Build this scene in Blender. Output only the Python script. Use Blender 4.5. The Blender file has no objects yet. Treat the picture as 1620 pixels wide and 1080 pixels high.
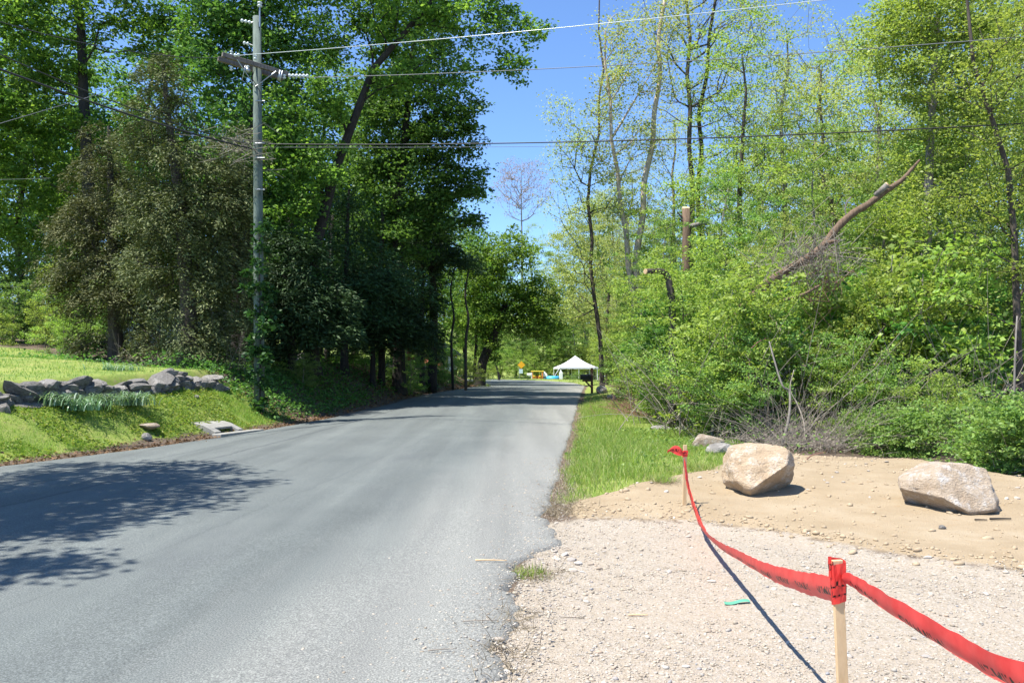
import bpy, bmesh, math, random
import numpy as np
from mathutils import Vector, Matrix, noise as mnoise

# ------------------------------------------------------------------ camera, sky, sun, exposure
SC = bpy.context.scene
COL = SC.collection
F = 1307.0                        # focal length in photo pixels (photo 1620 x 1080)
CAMH = 1.55
PITCH = math.atan(52.0 / F)       # horizon at y = 592
cam = bpy.data.cameras.new('camera')
cam.sensor_width = 36.0
cam.lens = 36.0 * F / 1620.0
cam.clip_start = 0.05
cam.clip_end = 2000.0
cam_o = bpy.data.objects.new('camera', cam)
COL.objects.link(cam_o)
cam_o.location = (0, 0, CAMH)
cam_o.rotation_euler = (math.pi / 2 + PITCH, 0, 0)
SC.camera = cam_o

SUN_FROM = Vector((-0.42, -0.20, 1.0)).normalized()     # direction towards the sun
world = bpy.data.worlds.new('World')
SC.world = world
world.use_nodes = True
wn = world.node_tree.nodes
sky = wn.new('ShaderNodeTexSky')
sky.sky_type = 'NISHITA'
sky.sun_disc = False
sky.sun_elevation = math.asin(SUN_FROM.z)
sky.sun_rotation = math.atan2(SUN_FROM.x, SUN_FROM.y)
sky.altitude = 0
sky.air_density = 0.8
sky.dust_density = 0.0
sky.ozone_density = 8.5
wn['Background'].inputs['Strength'].default_value = 0.137
world.node_tree.links.new(sky.outputs[0], wn['Background'].inputs['Color'])
sun = bpy.data.lights.new('sun', 'SUN')
sun.energy = 5.0
sun.angle = math.radians(0.53)
sun.color = (1.0, 0.955, 0.87)
sun_o = bpy.data.objects.new('sun', sun)
COL.objects.link(sun_o)
sun_o.location = (0, 0, 60)
sun_o.rotation_euler = SUN_FROM.to_track_quat('Z', 'Y').to_euler()
SC.view_settings.view_transform = 'Standard'
SC.view_settings.look = 'None'
SC.view_settings.gamma = 1.0
SC.view_settings.exposure = 1.08
SC.view_settings.use_curve_mapping = False
SC.render.engine = 'CYCLES'
SC.cycles.use_denoising = True
try:
    SC.cycles.denoiser = 'OPENIMAGEDENOISE'
    SC.cycles.denoising_input_passes = 'RGB_ALBEDO_NORMAL'
except Exception:
    pass
SC.cycles.max_bounces = 6
SC.cycles.diffuse_bounces = 4
SC.cycles.transmission_bounces = 4
SC.cycles.glossy_bounces = 2
SC.cycles.sample_clamp_indirect = 6.0

RNG = np.random.default_rng(7)
PI = math.pi

# ------------------------------------------------------------------ pixels to places
_cp, _sp = math.cos(PITCH), math.sin(PITCH)
def ray(px, py):
    a, b = (px - 810.0) / F, (540.0 - py) / F
    return Vector((a, _cp - b * _sp, _sp + b * _cp))
def at(px, py, Y):
    d = ray(px, py)
    k = Y / d.y
    return Vector((d.x * k, Y, CAMH + d.z * k))
def gp(px, py):                       # where the pixel's line of sight meets the ground
    d = ray(px, py)
    lo = 2.0
    prev = lo
    t = lo
    while t < 200:
        p = d * t
        if CAMH + p.z < float(H(p.x, p.y)):
            a, b = prev, t
            for _ in range(25):
                m = (a + b) / 2
                q = d * m
                if CAMH + q.z < float(H(q.x, q.y)): b = m
                else: a = m
            q = d * b
            return Vector((q.x, q.y, float(H(q.x, q.y))))
        prev = t
        t += 0.05 + t * 0.004
    q = d * t
    return Vector((q.x, q.y, float(H(q.x, q.y))))

# ------------------------------------------------------------------ the lie of the land
def sm(a, b, x):
    t = np.clip((x - a) / (b - a), 0, 1)
    return t * t * (3 - 2 * t)
_L = np.array([(-20, -14.), (3, -10.6), (8, -9.7), (13.7, -8.45), (17, -7.35), (20.4, -6.45), (25, -5.5), (30, -4.85), (45, -3.6), (60, -2.3), (75, -2.9), (90, -6.), (105, -13.), (115, -24.), (122, -45.), (126, -80.), (400, -400.)])
_R = np.array([(-20, -2.5), (4.15, -0.15), (9.7, 0.42), (36, 2.95), (60, 5.3), (75, 5.6), (92, 4.), (106, -1.), (118, -12.), (126, -30.), (131, -50.), (134, -80.), (400, -400.)])
_S = np.array([(-20, 0.), (12, 0.), (20, .09), (30, .36), (38, .58), (60, .72), (83, .8), (135, .95), (400, 1.2)])
def road_l(Y): return np.interp(Y, _L[:, 0], _L[:, 1])
def road_r(Y): return np.interp(Y, _R[:, 0], _R[:, 1])
_ys = np.linspace(-20, 400, 841)
_sv = np.convolve(np.pad(np.interp(_ys, _S[:, 0], _S[:, 1]), 8, mode='edge'), np.ones(17) / 17, 'valid')
def slope(Y): return np.interp(Y, _ys, _sv)
_nz = [(RNG.normal(size=2), RNG.uniform(0, 6.28)) for _ in range(24)]
def wob(X, Y, freq):
    r = 0
    for i in range(8):
        k, ph = _nz[i]
        r = r + np.sin((k[0] * X + k[1] * Y) * freq * (1 + .35 * i) + ph + i) / (1 + .25 * i)
    return r / 4.0
def H(X, Y):
    X = np.asarray(X, float); Y = np.asarray(Y, float)
    xl, xr = road_l(Y), road_r(Y)
    u, v = xl - X, X - xr
    h1 = np.interp(Y, [0, 14, 20, 26, 32, 45, 60, 75, 90, 130], [.75, .8, 1.0, 1.2, 1.4, 1.5, 1.3, .9, .25, .2])
    w1 = np.interp(Y, [0, 21, 26, 60], [2.2, 2.2, 2.9, 3.2])
    z = slope(Y)
    left = h1 * sm(.12, w1, u) + .45 * sm(2.15, 2.55, u) * (1 - sm(22, 26, Y)) + .066 * np.clip(u - 2.4, 0, 60) * np.interp(Y, [0, 80, 110], [1, 1, .25])
    strip = .12 * sm(.15, 1.3, v) * sm(8.5, 11, Y)
    right = strip - .03 * (1 - sm(0, .6, v)) * 0 - .038 * np.clip(v - 4.5, 0, 14) * sm(12, 20, Y) - .02
    sandb = .07 * sand_w(X, Y)
    inroad = sm(0.0, .12, -u) * sm(0.0, .12, -v)
    z = z + np.where(u > 0, left, 0) + np.where(v > 0, right + sandb, 0)
    z = z - .05 * inroad
    off = np.clip(np.maximum(u, v), 0, 3) / 3
    z = z + .05 * wob(X, Y, .9) * off + .012 * wob(X + 7, Y, 4.0) * np.clip(np.maximum(u, v) * 4, 0, 1)
    z = z + np.where(Y > 150, (Y - 150) * .10, 0) + np.clip(np.abs(X) - 60, 0, 200) * .06
    return z
_GB = np.array([(-1, 8.9), (1.9, 8.8), (2.4, 8.3), (2.85, 7.6), (3.5, 6.7), (4.2, 6.1), (6, 5.), (9, 3.5), (14, 1)])
_SB = np.array([(-1, 9.2), (.5, 9.5), (1.0, 10.2), (1.58, 10.9), (2.94, 12.2), (3.9, 14.3), (5.3, 14.4), (6.4, 13.8), (6.8, 11.7), (7.4, 9.5), (9, 8.), (14, 7)])
def gravel_w(X, Y):
    v = X - road_r(Y)
    d = np.interp(X, _GB[:, 0], _GB[:, 1]) + .25 * wob(X, Y, 2.1) - Y
    return sm(-.55, .45, d) * sm(-.1, .05, v)
def sand_w(X, Y):
    v = X - road_r(Y)
    d = np.interp(X, _SB[:, 0], _SB[:, 1]) + .3 * wob(X + 3, Y, 1.7) - Y
    return sm(-.3, .3, d) * (1 - gravel_w(X, Y)) * sm(.15, .4, v)
def grass_w(X, Y):
    xl, xr = road_l(Y), road_r(Y)
    u, v = xl - X, X - xr
    n = .35 * wob(X, Y, 1.1)
    verge = sm(.25, .7, u + n * .5) * (1 - sm(22.0, 24.5, Y + n * 2))
    lawn_edge = np.interp(Y, [0, 20, 24, 31, 40], [-8.4, -8.4, -11.0, -18.0, -30.]) 
    lawn = sm(2.5, 2.9, u) * sm(-.4, .6, lawn_edge - X + n) * (1 - sm(30, 33, Y))
    far_l = sm(3, 5, u) * sm(40, 43, Y) * (1 - sm(58, 66, Y)) * sm(-24, -20, X)
    brush = np.interp(Y, [9, 12, 16, 20, 28, 40, 60], [2.6, 2.9, 3.3, 3.1, 2.2, 1.6, 1.6])
    strip = sm(.02, .3, v + n * .35) * (1 - sm(-.3, .6, v - brush - n)) * sm(9.7, 10.5, Y + .5 * np.clip(v - .5, 0, 1.5) + n * .6) * (1 - sand_w(X, Y)) * (1 - gravel_w(X, Y))
    yard = sm(0.4, 1.2, v) * sm(62, 68, Y) * np.maximum(1 - sm(20, 30, v), sm(120, 130, Y))
    return np.clip(np.where(u > 0, np.maximum(np.maximum(verge, lawn), far_l), np.maximum(strip, yard)), 0, 1)

# ------------------------------------------------------------------ materials
def mat(name, rough=.8):
    m = bpy.data.materials.new(name)
    m.use_nodes = True
    nt = m.node_tree
    b = nt.nodes['Principled BSDF']
    b.inputs['Roughness'].default_value = rough
    return m, nt, b
def N(nt, t, **kw):
    n = nt.nodes.new(t)
    for k, v in kw.items():
        if k in n.inputs: n.inputs[k].default_value = v
        else: setattr(n, k, v)
    return n
def ramp(nt, src, stops):
    r = nt.nodes.new('ShaderNodeValToRGB')
    e = r.color_ramp.elements
    while len(e) < len(stops): e.new(0.5)
    for i, (p, c) in enumerate(stops):
        e[i].position = p
        e[i].color = (*c, 1) if len(c) == 3 else c
    nt.links.new(src, r.inputs[0])
    return r.outputs[0]
def mix(nt, f, a, b, mode='MIX'):
    m = nt.nodes.new('ShaderNodeMix')
    m.data_type = 'RGBA'; m.blend_type = mode
    for s, v in ((m.inputs[0], f), (m.inputs[6], a), (m.inputs[7], b)):
        if hasattr(v, 'is_output'): nt.links.new(v, s)
        elif isinstance(v, (int, float)): s.default_value = v
        else: s.default_value = (*v, 1)
    return m.outputs[2]
def math_(nt, op, a, b=0.5, c=0.0, clamp=False):
    m = nt.nodes.new('ShaderNodeMath')
    m.operation = op; m.use_clamp = clamp
    for s, v in zip(m.inputs, (a, b, c)):
        if hasattr(v, 'is_output'): nt.links.new(v, s)
        else: s.default_value = v
    return m.outputs[0]
def noise(nt, scale, detail=4, rough=.6, coord='Object', stretch=None, w=None):
    tc = nt.nodes.new('ShaderNodeTexCoord')
    n = nt.nodes.new('ShaderNodeTexNoise')
    n.inputs['Scale'].default_value = scale
    n.inputs['Detail'].default_value = detail
    n.inputs['Roughness'].default_value = rough
    src = tc.outputs[coord]
    if stretch:
        mp = nt.nodes.new('ShaderNodeMapping')
        mp.inputs['Scale'].default_value = stretch
        nt.links.new(src, mp.inputs[0]); src = mp.outputs[0]
    nt.links.new(src, n.inputs['Vector'])
    return n.outputs['Fac']
def bump(nt, b, h, strength=.4, dist=.02):
    n = nt.nodes.new('ShaderNodeBump')
    n.inputs['Strength'].default_value = strength
    n.inputs['Distance'].default_value = dist
    nt.links.new(h, n.inputs['Height'])
    nt.links.new(n.outputs[0], b.inputs['Normal'])

def m_plain(name, c, rough=.6, metal=0, var=.25, scale=6.):
    m, nt, b = mat(name, rough)
    n = noise(nt, scale, 5)
    c2 = tuple(x * (1 - var) for x in c)
    nt.links.new(ramp(nt, n, [(.3, c2), (.7, c)]), b.inputs['Base Color'])
    b.inputs['Metallic'].default_value = metal
    return m
def m_leaf(name, cols, trans=.4, rough=.5, tr_tint=(1.15, 1.15, .68)):
    """cols: list of colours spread over the single leaves at random"""
    m, nt, b = mat(name, rough)
    g = nt.nodes.new('ShaderNodeNewGeometry')
    oi = nt.nodes.new('ShaderNodeObjectInfo')
    st = [(i / (len(cols) - 1), c) for i, c in enumerate(cols)]
    c = ramp(nt, g.outputs['Random Per Island'], st)
    n = noise(nt, .55, 2)
    c = mix(nt, math_(nt, 'MULTIPLY', n, .35), c, cols[0])
    hs = nt.nodes.new('ShaderNodeHueSaturation')
    nt.links.new(c, hs.inputs['Color'])
    nt.links.new(math_(nt, 'MULTIPLY_ADD', oi.outputs['Random'], .03, .485), hs.inputs['Hue'])
    nt.links.new(math_(nt, 'MULTIPLY_ADD', oi.outputs['Random'], .3, .85), hs.inputs['Value'])
    c = hs.outputs[0]
    nt.links.new(c, b.inputs['Base Color'])
    b.inputs['Specular IOR Level'].default_value = .3
    tr = nt.nodes.new('ShaderNodeBsdfTranslucent')
    nt.links.new(mix(nt, 1.0, c, tr_tint, 'MULTIPLY'), tr.inputs['Color'])
    ms = nt.nodes.new('ShaderNodeMixShader')
    ms.inputs[0].default_value = trans
    nt.links.new(b.outputs[0], ms.inputs[1]); nt.links.new(tr.outputs[0], ms.inputs[2])
    nt.links.new(ms.outputs[0], nt.nodes['Material Output'].inputs['Surface'])
    return m
def m_bark(name, dark, light, scale=3., strength=.7):
    m, nt, b = mat(name, .9)
    n = noise(nt, scale, 8, .7, stretch=(6, 6, 1.2))
    n2 = noise(nt, .8, 3)
    c = ramp(nt, n, [(.32, dark), (.68, light)])
    c = mix(nt, math_(nt, 'MULTIPLY', n2, .45), c, dark)
    nt.links.new(c, b.inputs['Base Color'])
    bump(nt, b, n, strength, .04)
    return m

M = {}
M['maple'] = m_leaf('maple_leaf', [(.075, .165, .03), (.13, .26, .04), (.20, .37, .06), (.31, .49, .10)], .52)
M['maple_dark'] = m_leaf('deep_green_leaf', [(.05, .125, .03), (.085, .19, .04), (.135, .275, .055), (.21, .37, .08)], .46)
M['spring'] = m_leaf('spring_leaf', [(.17, .265, .05), (.265, .385, .075), (.355, .475, .10), (.46, .56, .16)], .5)
M['spring_pale'] = m_leaf('pale_spring_leaf', [(.25, .32, .085), (.345, .415, .12), (.42, .48, .165), (.52, .56, .24)], .5)
M['shrub'] = m_leaf('shrub_leaf', [(.10, .19, .045), (.17, .285, .065), (.235, .37, .085), (.34, .47, .13)], .45)
M['cedar'] = m_leaf('cedar_spray', [(.05, .065, .026), (.088, .11, .038), (.145, .168, .058), (.235, .245, .10)], .12, .7)
M['hemlock'] = m_leaf('hemlock_spray', [(.028, .06, .022), (.046, .092, .032), (.072, .135, .042)], .15, .6)
M['ivy'] = m_leaf('ivy_leaf', [(.02, .055, .014), (.035, .09, .02), (.065, .14, .028)], .3)
M['bud'] = m_leaf('reddish_bud', [(.30, .20, .17), (.38, .27, .22), (.42, .32, .24)], .3)
M['grass'] = m_leaf('grass_blade', [(.13, .26, .04), (.20, .34, .055), (.29, .43, .08), (.44, .50, .16), (.50, .46, .26)], .45)
M['verge'] = m_leaf('verge_blade', [(.14, .27, .04), (.20, .34, .05), (.28, .40, .06), (.42, .43, .12)], .45)
M['lawn'] = m_leaf('lawn_blade', [(.12, .24, .05), (.18, .31, .065), (.24, .37, .08), (.42, .45, .10)], .4)
M['straw'] = m_leaf('dry_straw', [(.16, .12, .08), (.28, .22, .15), (.40, .33, .24)], .2)
M['daylily'] = m_leaf('strap_leaf', [(.11, .21, .09), (.18, .32, .16), (.28, .43, .26), (.46, .56, .44)], .3, .35)
M['bark'] = m_bark('grey_brown_bark', (.035, .026, .02), (.13, .105, .085))
M['bark_dark'] = m_bark('dark_bark', (.012, .0095, .008), (.05, .04, .033))  # dark bark, deepened further: shade on the leaning maple put into the colour
M['bark_pale'] = m_bark('pale_peeling_bark', (.27, .205, .15), (.64, .54, .42))
M['bark_grey'] = m_bark('smooth_grey_bark', (.12, .105, .09), (.30, .27, .235), 2.)
M['bark_tan'] = m_bark('bare_tan_wood', (.08, .05, .03), (.24, .16, .105))
M['twig'] = m_bark('dead_twig', (.15, .125, .10), (.40, .345, .285), 5., .3)
M['twig_red'] = m_bark('reddish_twig', (.13, .06, .04), (.32, .18, .13), 5., .3)
M['cut'] = m_plain('fresh_sawn_wood', (.75, .50, .28), .8, 0, .2, 30)
M['pole'] = m_bark('weathered_green_pole', (.06, .08, .068), (.17, .215, .185), 2., .4)
M['arm'] = m_bark('weathered_crossarm', (.09, .075, .065), (.26, .22, .195), 4., .4)
M['steel'] = m_plain('galvanised_steel', (.42, .44, .46), .45, .8)
M['porcelain'] = m_plain('pale_insulator', (.55, .60, .62), .25, 0, .1)
M['wire'] = m_plain('bare_wire', (.20, .21, .23), .6, .0)
M['cable'] = m_plain('black_cable', (.018, .018, .02), .6)
M['stake'] = m_bark('pine_lath', (.50, .33, .17), (.70, .51, .31), 3., .15)
M['conc'] = m_plain('worn_concrete', (.33, .32, .29), .9, 0, .35, 9)
M['void'] = m_plain('shade_dark_concrete', (.03, .028, .026), .9)  # shade inside the storm drain opening, put into the concrete colour
M['white'] = m_plain('white_paint', (.80, .80, .80), .5, 0, .06)
M['canvas'] = m_plain('white_canvas', (.68, .68, .70), .7, 0, .05)
M['black'] = m_plain('black_enamel', (.012, .012, .014), .35)
M['postwood'] = m_bark('brown_stained_post', (.06, .028, .015), (.17, .085, .05), 4., .3)
M['yellow'] = m_plain('yellow_paint', (.72, .42, .03), .45)
M['yellow_p'] = m_plain('yellow_plastic', (.80, .62, .05), .45)
M['orange_p'] = m_plain('orange_plastic', (.75, .25, .05), .45)
M['blue_p'] = m_plain('blue_plastic', (.06, .45, .75), .45)
M['pink_p'] = m_plain('pink_plastic', (.80, .40, .50), .45)
M['sign_y'] = m_plain('sign_yellow', (.80, .40, .02), .4, 0, .05)
M['sign_b'] = m_plain('sign_pale_blue', (.55, .68, .75), .4, 0, .05)
M['rubber'] = m_plain('black_rubber', (.02, .02, .02), .9)
M['glass'] = m_plain('dark_window_glass', (.03, .04, .05), .08)
M['siding'] = m_plain('weathered_siding', (.46, .43, .36), .85, 0, .15)
M['shingle'] = m_plain('grey_shingle', (.10, .095, .09), .9, 0, .3, 3)
M['barnred'] = m_plain('barn_red', (.16, .035, .022), .85)
M['tarp'] = m_plain('orange_red_tarp', (.62, .12, .05), .6)
M['green_t'] = m_plain('green_plastic_ribbon', (.10, .36, .24), .5)
M['litterleaf'] = m_leaf('dead_leaf', [(.10, .055, .03), (.18, .10, .055), (.28, .17, .09)], .15, .8)

def m_rock(name, base, pale, dark, scale=3.):
    m, nt, b = mat(name, .92)
    oi = nt.nodes.new('ShaderNodeObjectInfo')
    n1 = noise(nt, scale, 8, .65)
    n2 = noise(nt, scale * 1.7, 9, .75)
    n3 = noise(nt, scale * 14, 5, .75)
    n4 = noise(nt, scale * 5, 6, .7, stretch=(1, 1, 2.5))
    c = ramp(nt, n1, [(.3, dark), (.5, base), (.72, tuple(x * 1.15 for x in base))])
    c = mix(nt, ramp(nt, n2, [(.50, (0, 0, 0)), (.62, (.9, .9, .9))]), c, pale)
    c = mix(nt, ramp(nt, n4, [(.55, (0, 0, 0)), (.75, (.6, .6, .6))]), c, tuple(x * .8 for x in dark))
    c = mix(nt, ramp(nt, n3, [(.35, (.55, .55, .55)), (.6, (0, 0, 0))]), c, dark)
    hs = nt.nodes.new('ShaderNodeHueSaturation'); nt.links.new(c, hs.inputs['Color'])
    nt.links.new(math_(nt, 'MULTIPLY_ADD', oi.outputs['Random'], .4, .8), hs.inputs['Value'])
    nt.links.new(hs.outputs[0], b.inputs['Base Color'])
    hh = math_(nt, 'ADD', math_(nt, 'MULTIPLY', n3, .7), math_(nt, 'ADD', n4, n2))
    bump(nt, b, hh, .9, .05)
    return m
M['boulder'] = m_rock('tan_boulder', (.53, .405, .275), (.68, .62, .53), (.37, .265, .165))
M['boulder2'] = m_rock('whitish_boulder', (.62, .50, .37), (.84, .81, .76), (.46, .345, .24), 4.)
M['stone'] = m_rock('grey_field_stone', (.29, .27, .245), (.47, .45, .42), (.12, .11, .10), 2.5)
M['stone_tan'] = m_rock('tan_field_stone', (.42, .33, .24), (.60, .56, .5), (.22, .17, .12), 5.)
def m_pebble():
    m, nt, b = mat('pebble', .85)
    g = nt.nodes.new('ShaderNodeNewGeometry')
    c = ramp(nt, g.outputs['Random Per Island'], [(0, (.22, .185, .14)), (.2, (.36, .30, .225)), (.45, (.42, .37, .295)), (.6, (.30, .285, .26)), (.72, (.46, .395, .295)), (.85, (.52, .49, .43)), (.93, (.38, .29, .21)), (1, (.24, .25, .27))])
    n = noise(nt, 60, 3)
    nt.links.new(mix(nt, math_(nt, 'MULTIPLY', n, .4), c, (.27, .23, .19)), b.inputs['Base Color'])
    return m
M['pebble'] = m_pebble()
def m_single_stone():
    m, nt, b = mat('loose_stone', .85)
    g = nt.nodes.new('ShaderNodeObjectInfo')
    c = ramp(nt, g.outputs['Random'], [(0, (.27, .22, .17)), (.3, (.40, .325, .245)), (.55, (.32, .305, .29)), (.75, (.46, .40, .33)), (1, (.54, .52, .48))])
    n = noise(nt, 25, 5)
    nt.links.new(mix(nt, math_(nt, 'MULTIPLY', n, .5), c, (.34, .28, .22)), b.inputs['Base Color'])
    bump(nt, b, n, .5, .01)
    return m
M['loose'] = m_single_stone()

def m_ground():
    m, nt, b = mat('ground', .95)
    at_ = nt.nodes.new('ShaderNodeVertexColor'); at_.layer_name = 'zone'
    sep = nt.nodes.new('ShaderNodeSeparateColor')
    nt.links.new(at_.outputs[0], sep.inputs[0])
    n_mid = noise(nt, 1.6, 6, .65)
    n_f = noise(nt, 9., 6, .7)
    n_ff = noise(nt, 70., 4, .7)
    n_l = noise(nt, .35, 3)
    vor = nt.nodes.new('ShaderNodeTexVoronoi'); vor.inputs['Scale'].default_value = 70
    tc = nt.nodes.new('ShaderNodeTexCoord'); nt.links.new(tc.outputs['Object'], vor.inputs['Vector'])
    def edge(chan, amp=.9):
        t = math_(nt, 'ADD', chan, math_(nt, 'MULTIPLY', math_(nt, 'SUBTRACT', n_f, .5), amp))
        return ramp(nt, t, [(.38, (0, 0, 0)), (.62, (1, 1, 1))])
    litter = ramp(nt, n_f, [(.3, (.055, .038, .026)), (.5, (.12, .085, .058)), (.7, (.20, .145, .10))])
    litter = mix(nt, math_(nt, 'MULTIPLY', n_ff, .5), litter, (.07, .05, .034))
    grass = ramp(nt, n_mid, [(.3, (.12, .19, .03)), (.5, (.19, .25, .04)), (.72, (.29, .29, .085))])
    grass = mix(nt, ramp(nt, n_f, [(.55, (0, 0, 0)), (.78, (1, 1, 1))]), grass, (.25, .19, .11))
    sand = ramp(nt, n_mid, [(.3, (.27, .205, .125)), (.55, (.34, .268, .175)), (.75, (.39, .325, .23))])
    sand = mix(nt, math_(nt, 'MULTIPLY', n_ff, .5), sand, (.27, .195, .115))
    sand = mix(nt, ramp(nt, n_f, [(.58, (0, 0, 0)), (.78, (1, 1, 1))]), sand, (.30, .195, .10))
    grav = ramp(nt, vor.outputs['Color'], [(.1, (.25, .21, .155)), (.35, (.375, .315, .24)), (.6, (.325, .29, .245)), (.8, (.44, .385, .325)), (1, (.52, .49, .45))])
    grav = mix(nt, ramp(nt, n_mid, [(.35, (0, 0, 0)), (.75, (.5, .5, .5))]), grav, (.38, .31, .23))
    grav = mix(nt, math_(nt, 'MULTIPLY', n_ff, .4), grav, (.20, .17, .135))
    c = mix(nt, edge(sep.outputs[0]), litter, grass)
    c = mix(nt, edge(sep.outputs[1], .5), c, sand)
    c = mix(nt, edge(sep.outputs[2], 1.1), c, grav)
    nt.links.new(c, b.inputs['Base Color'])
    h = math_(nt, 'ADD', math_(nt, 'MULTIPLY', n_f, 2.0), math_(nt, 'ADD', n_ff, math_(nt, 'MULTIPLY', vor.outputs['Distance'], .8)))
    bump(nt, b, h, .6, .02)
    return m
M['ground'] = m_ground()
def m_road():
    m, nt, b = mat('asphalt', .82)
    uv = nt.nodes.new('ShaderNodeUVMap'); uv.uv_map = 'UVMap'
    sx = nt.nodes.new('ShaderNodeSeparateXYZ'); nt.links.new(uv.outputs[0], sx.inputs[0])
    u = sx.outputs[0]                   # metres from the right edge
    n_l = noise(nt, .5, 4); n_s = noise(nt, .9, 5, .6, stretch=(2.2, .25, 1)); n_f = noise(nt, 95, 4, .75); n_ff = noise(nt, 270, 3, .8)
    c = ramp(nt, n_l, [(.3, (.091, .104, .103)), (.7, (.121, .136, .132))])
    c = mix(nt, ramp(nt, n_s, [(.42, (0, 0, 0)), (.7, (.5, .5, .5))]), c, (.14, .154, .148))
    # grit thrown onto the right edge
    e = math_(nt, 'ADD', u, math_(nt, 'MULTIPLY', math_(nt, 'SUBTRACT', n_s, .5), 1.6))
    grit = ramp(nt, e, [(.0, (1, 1, 1)), (.55, (.75, .75, .75)), (1.0, (0, 0, 0))])
    e2 = math_(nt, 'MULTIPLY', e, .45)
    grit = ramp(nt, e2, [(.05, (.8, .8, .8)), (.5, (.6, .6, .6)), (.95, (0, 0, 0))])
    c = mix(nt, grit, c, (.232, .230, .213))
    trk = ramp(nt, noise(nt, .55, 3, .5, stretch=(3.0, .12, 1)), [(.38, (.86, .86, .86)), (.52, (.98, .98, .98)), (.66, (1.08, 1.08, 1.07))])
    c = mix(nt, 1.0, c, trk, 'MULTIPLY')
    # faint longitudinal seams and a few cracks
    sw = math_(nt, 'ADD', u, math_(nt, 'MULTIPLY', math_(nt, 'SUBTRACT', noise(nt, .8, 5, .7), .5), .35))
    for pos, wd, st_ in ((3.35, .012, .22), (6.35, .03, .5), (7.3, .02, .4)):
        d_ = math_(nt, 'ABSOLUTE', math_(nt, 'SUBTRACT', sw, pos), 0)
        k_ = ramp(nt, d_, [(0, (st_, st_, st_)), (wd, (st_, st_, st_)), (min(.99, wd * 2), (0, 0, 0))])
        c = mix(nt, k_, c, (.045, .05, .055))
    oil = ramp(nt, noise(nt, .7, 4, .6, stretch=(1.2, .35, 1)), [(.56, (0, 0, 0)), (.72, (.45, .45, .45))])
    c = mix(nt, oil, c, (.075, .083, .088))
    sp = ramp(nt, n_f, [(.36, (.35, .35, .35)), (.5, (.9, .9, .9)), (.66, (2.1, 2.07, 2.0))])
    c = mix(nt, .8, c, sp, 'MULTIPLY')
    fl = ramp(nt, n_ff, [(.68, (0, 0, 0)), (.76, (1, 1, 1))])
    c = mix(nt, math_(nt, 'MULTIPLY', fl, .6), c, (.50, .48, .45))
    nt.links.new(c, b.inputs['Base Color'])
    bump(nt, b, math_(nt, 'ADD', n_f, n_ff), .5, .006)
    return m
M['road'] = m_road()
def m_tape():
    m, nt, b = mat('red_barrier_tape', .35)
    uv = nt.nodes.new('ShaderNodeUVMap'); uv.uv_map = 'UVMap'
    mp = nt.nodes.new('ShaderNodeMapping'); mp.inputs['Scale'].default_value = (1, 1, 1)
    nt.links.new(uv.outputs[0], mp.inputs[0])
    sx = nt.nodes.new('ShaderNodeSeparateXYZ'); nt.links.new(mp.outputs[0], sx.inputs[0])
    w = nt.nodes.new('ShaderNodeTexNoise'); w.noise_dimensions = '2D'
    mp2 = nt.nodes.new('ShaderNodeMapping'); mp2.inputs['Scale'].default_value = (75, 2.6, 1)
    nt.links.new(uv.outputs[0], mp2.inputs[0]); nt.links.new(mp2.outputs[0], w.inputs['Vector'])
    w.inputs['Scale'].default_value = 1.0; w.inputs['Detail'].default_value = 0
    strokes = ramp(nt, w.outputs['Fac'], [(.50, (0, 0, 0)), (.53, (1, 1, 1))])
    band = ramp(nt, sx.outputs[1], [(.30, (0, 0, 0)), (.33, (1, 1, 1)), (.60, (1, 1, 1)), (.63, (0, 0, 0))])
    word = nt.nodes.new('ShaderNodeTexWave'); word.inputs['Scale'].default_value = .75; word.inputs['Distortion'].default_value = 0
    nt.links.new(uv.outputs[0], word.inputs['Vector'])
    gap = ramp(nt, word.outputs['Fac'], [(.28, (0, 0, 0)), (.32, (1, 1, 1))])
    k = mix(nt, 1.0, mix(nt, 1.0, strokes, band, 'MULTIPLY'), gap, 'MULTIPLY')
    n = noise(nt, 14, 3)
    c = ramp(nt, n, [(.3, (.80, .055, .05)), (.7, (.92, .10, .085))])
    c = mix(nt, k, c, (.03, .01, .012))
    nt.links.new(c, b.inputs['Base Color'])
    tr = nt.nodes.new('ShaderNodeBsdfTranslucent'); nt.links.new(c, tr.inputs['Color'])
    ms = nt.nodes.new('ShaderNodeMixShader'); ms.inputs[0].default_value = .5
    nt.links.new(b.outputs[0], ms.inputs[1]); nt.links.new(tr.outputs[0], ms.inputs[2])
    nt.links.new(ms.outputs[0], nt.nodes['Material Output'].inputs['Surface'])
    return m
M['tape'] = m_tape()

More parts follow.
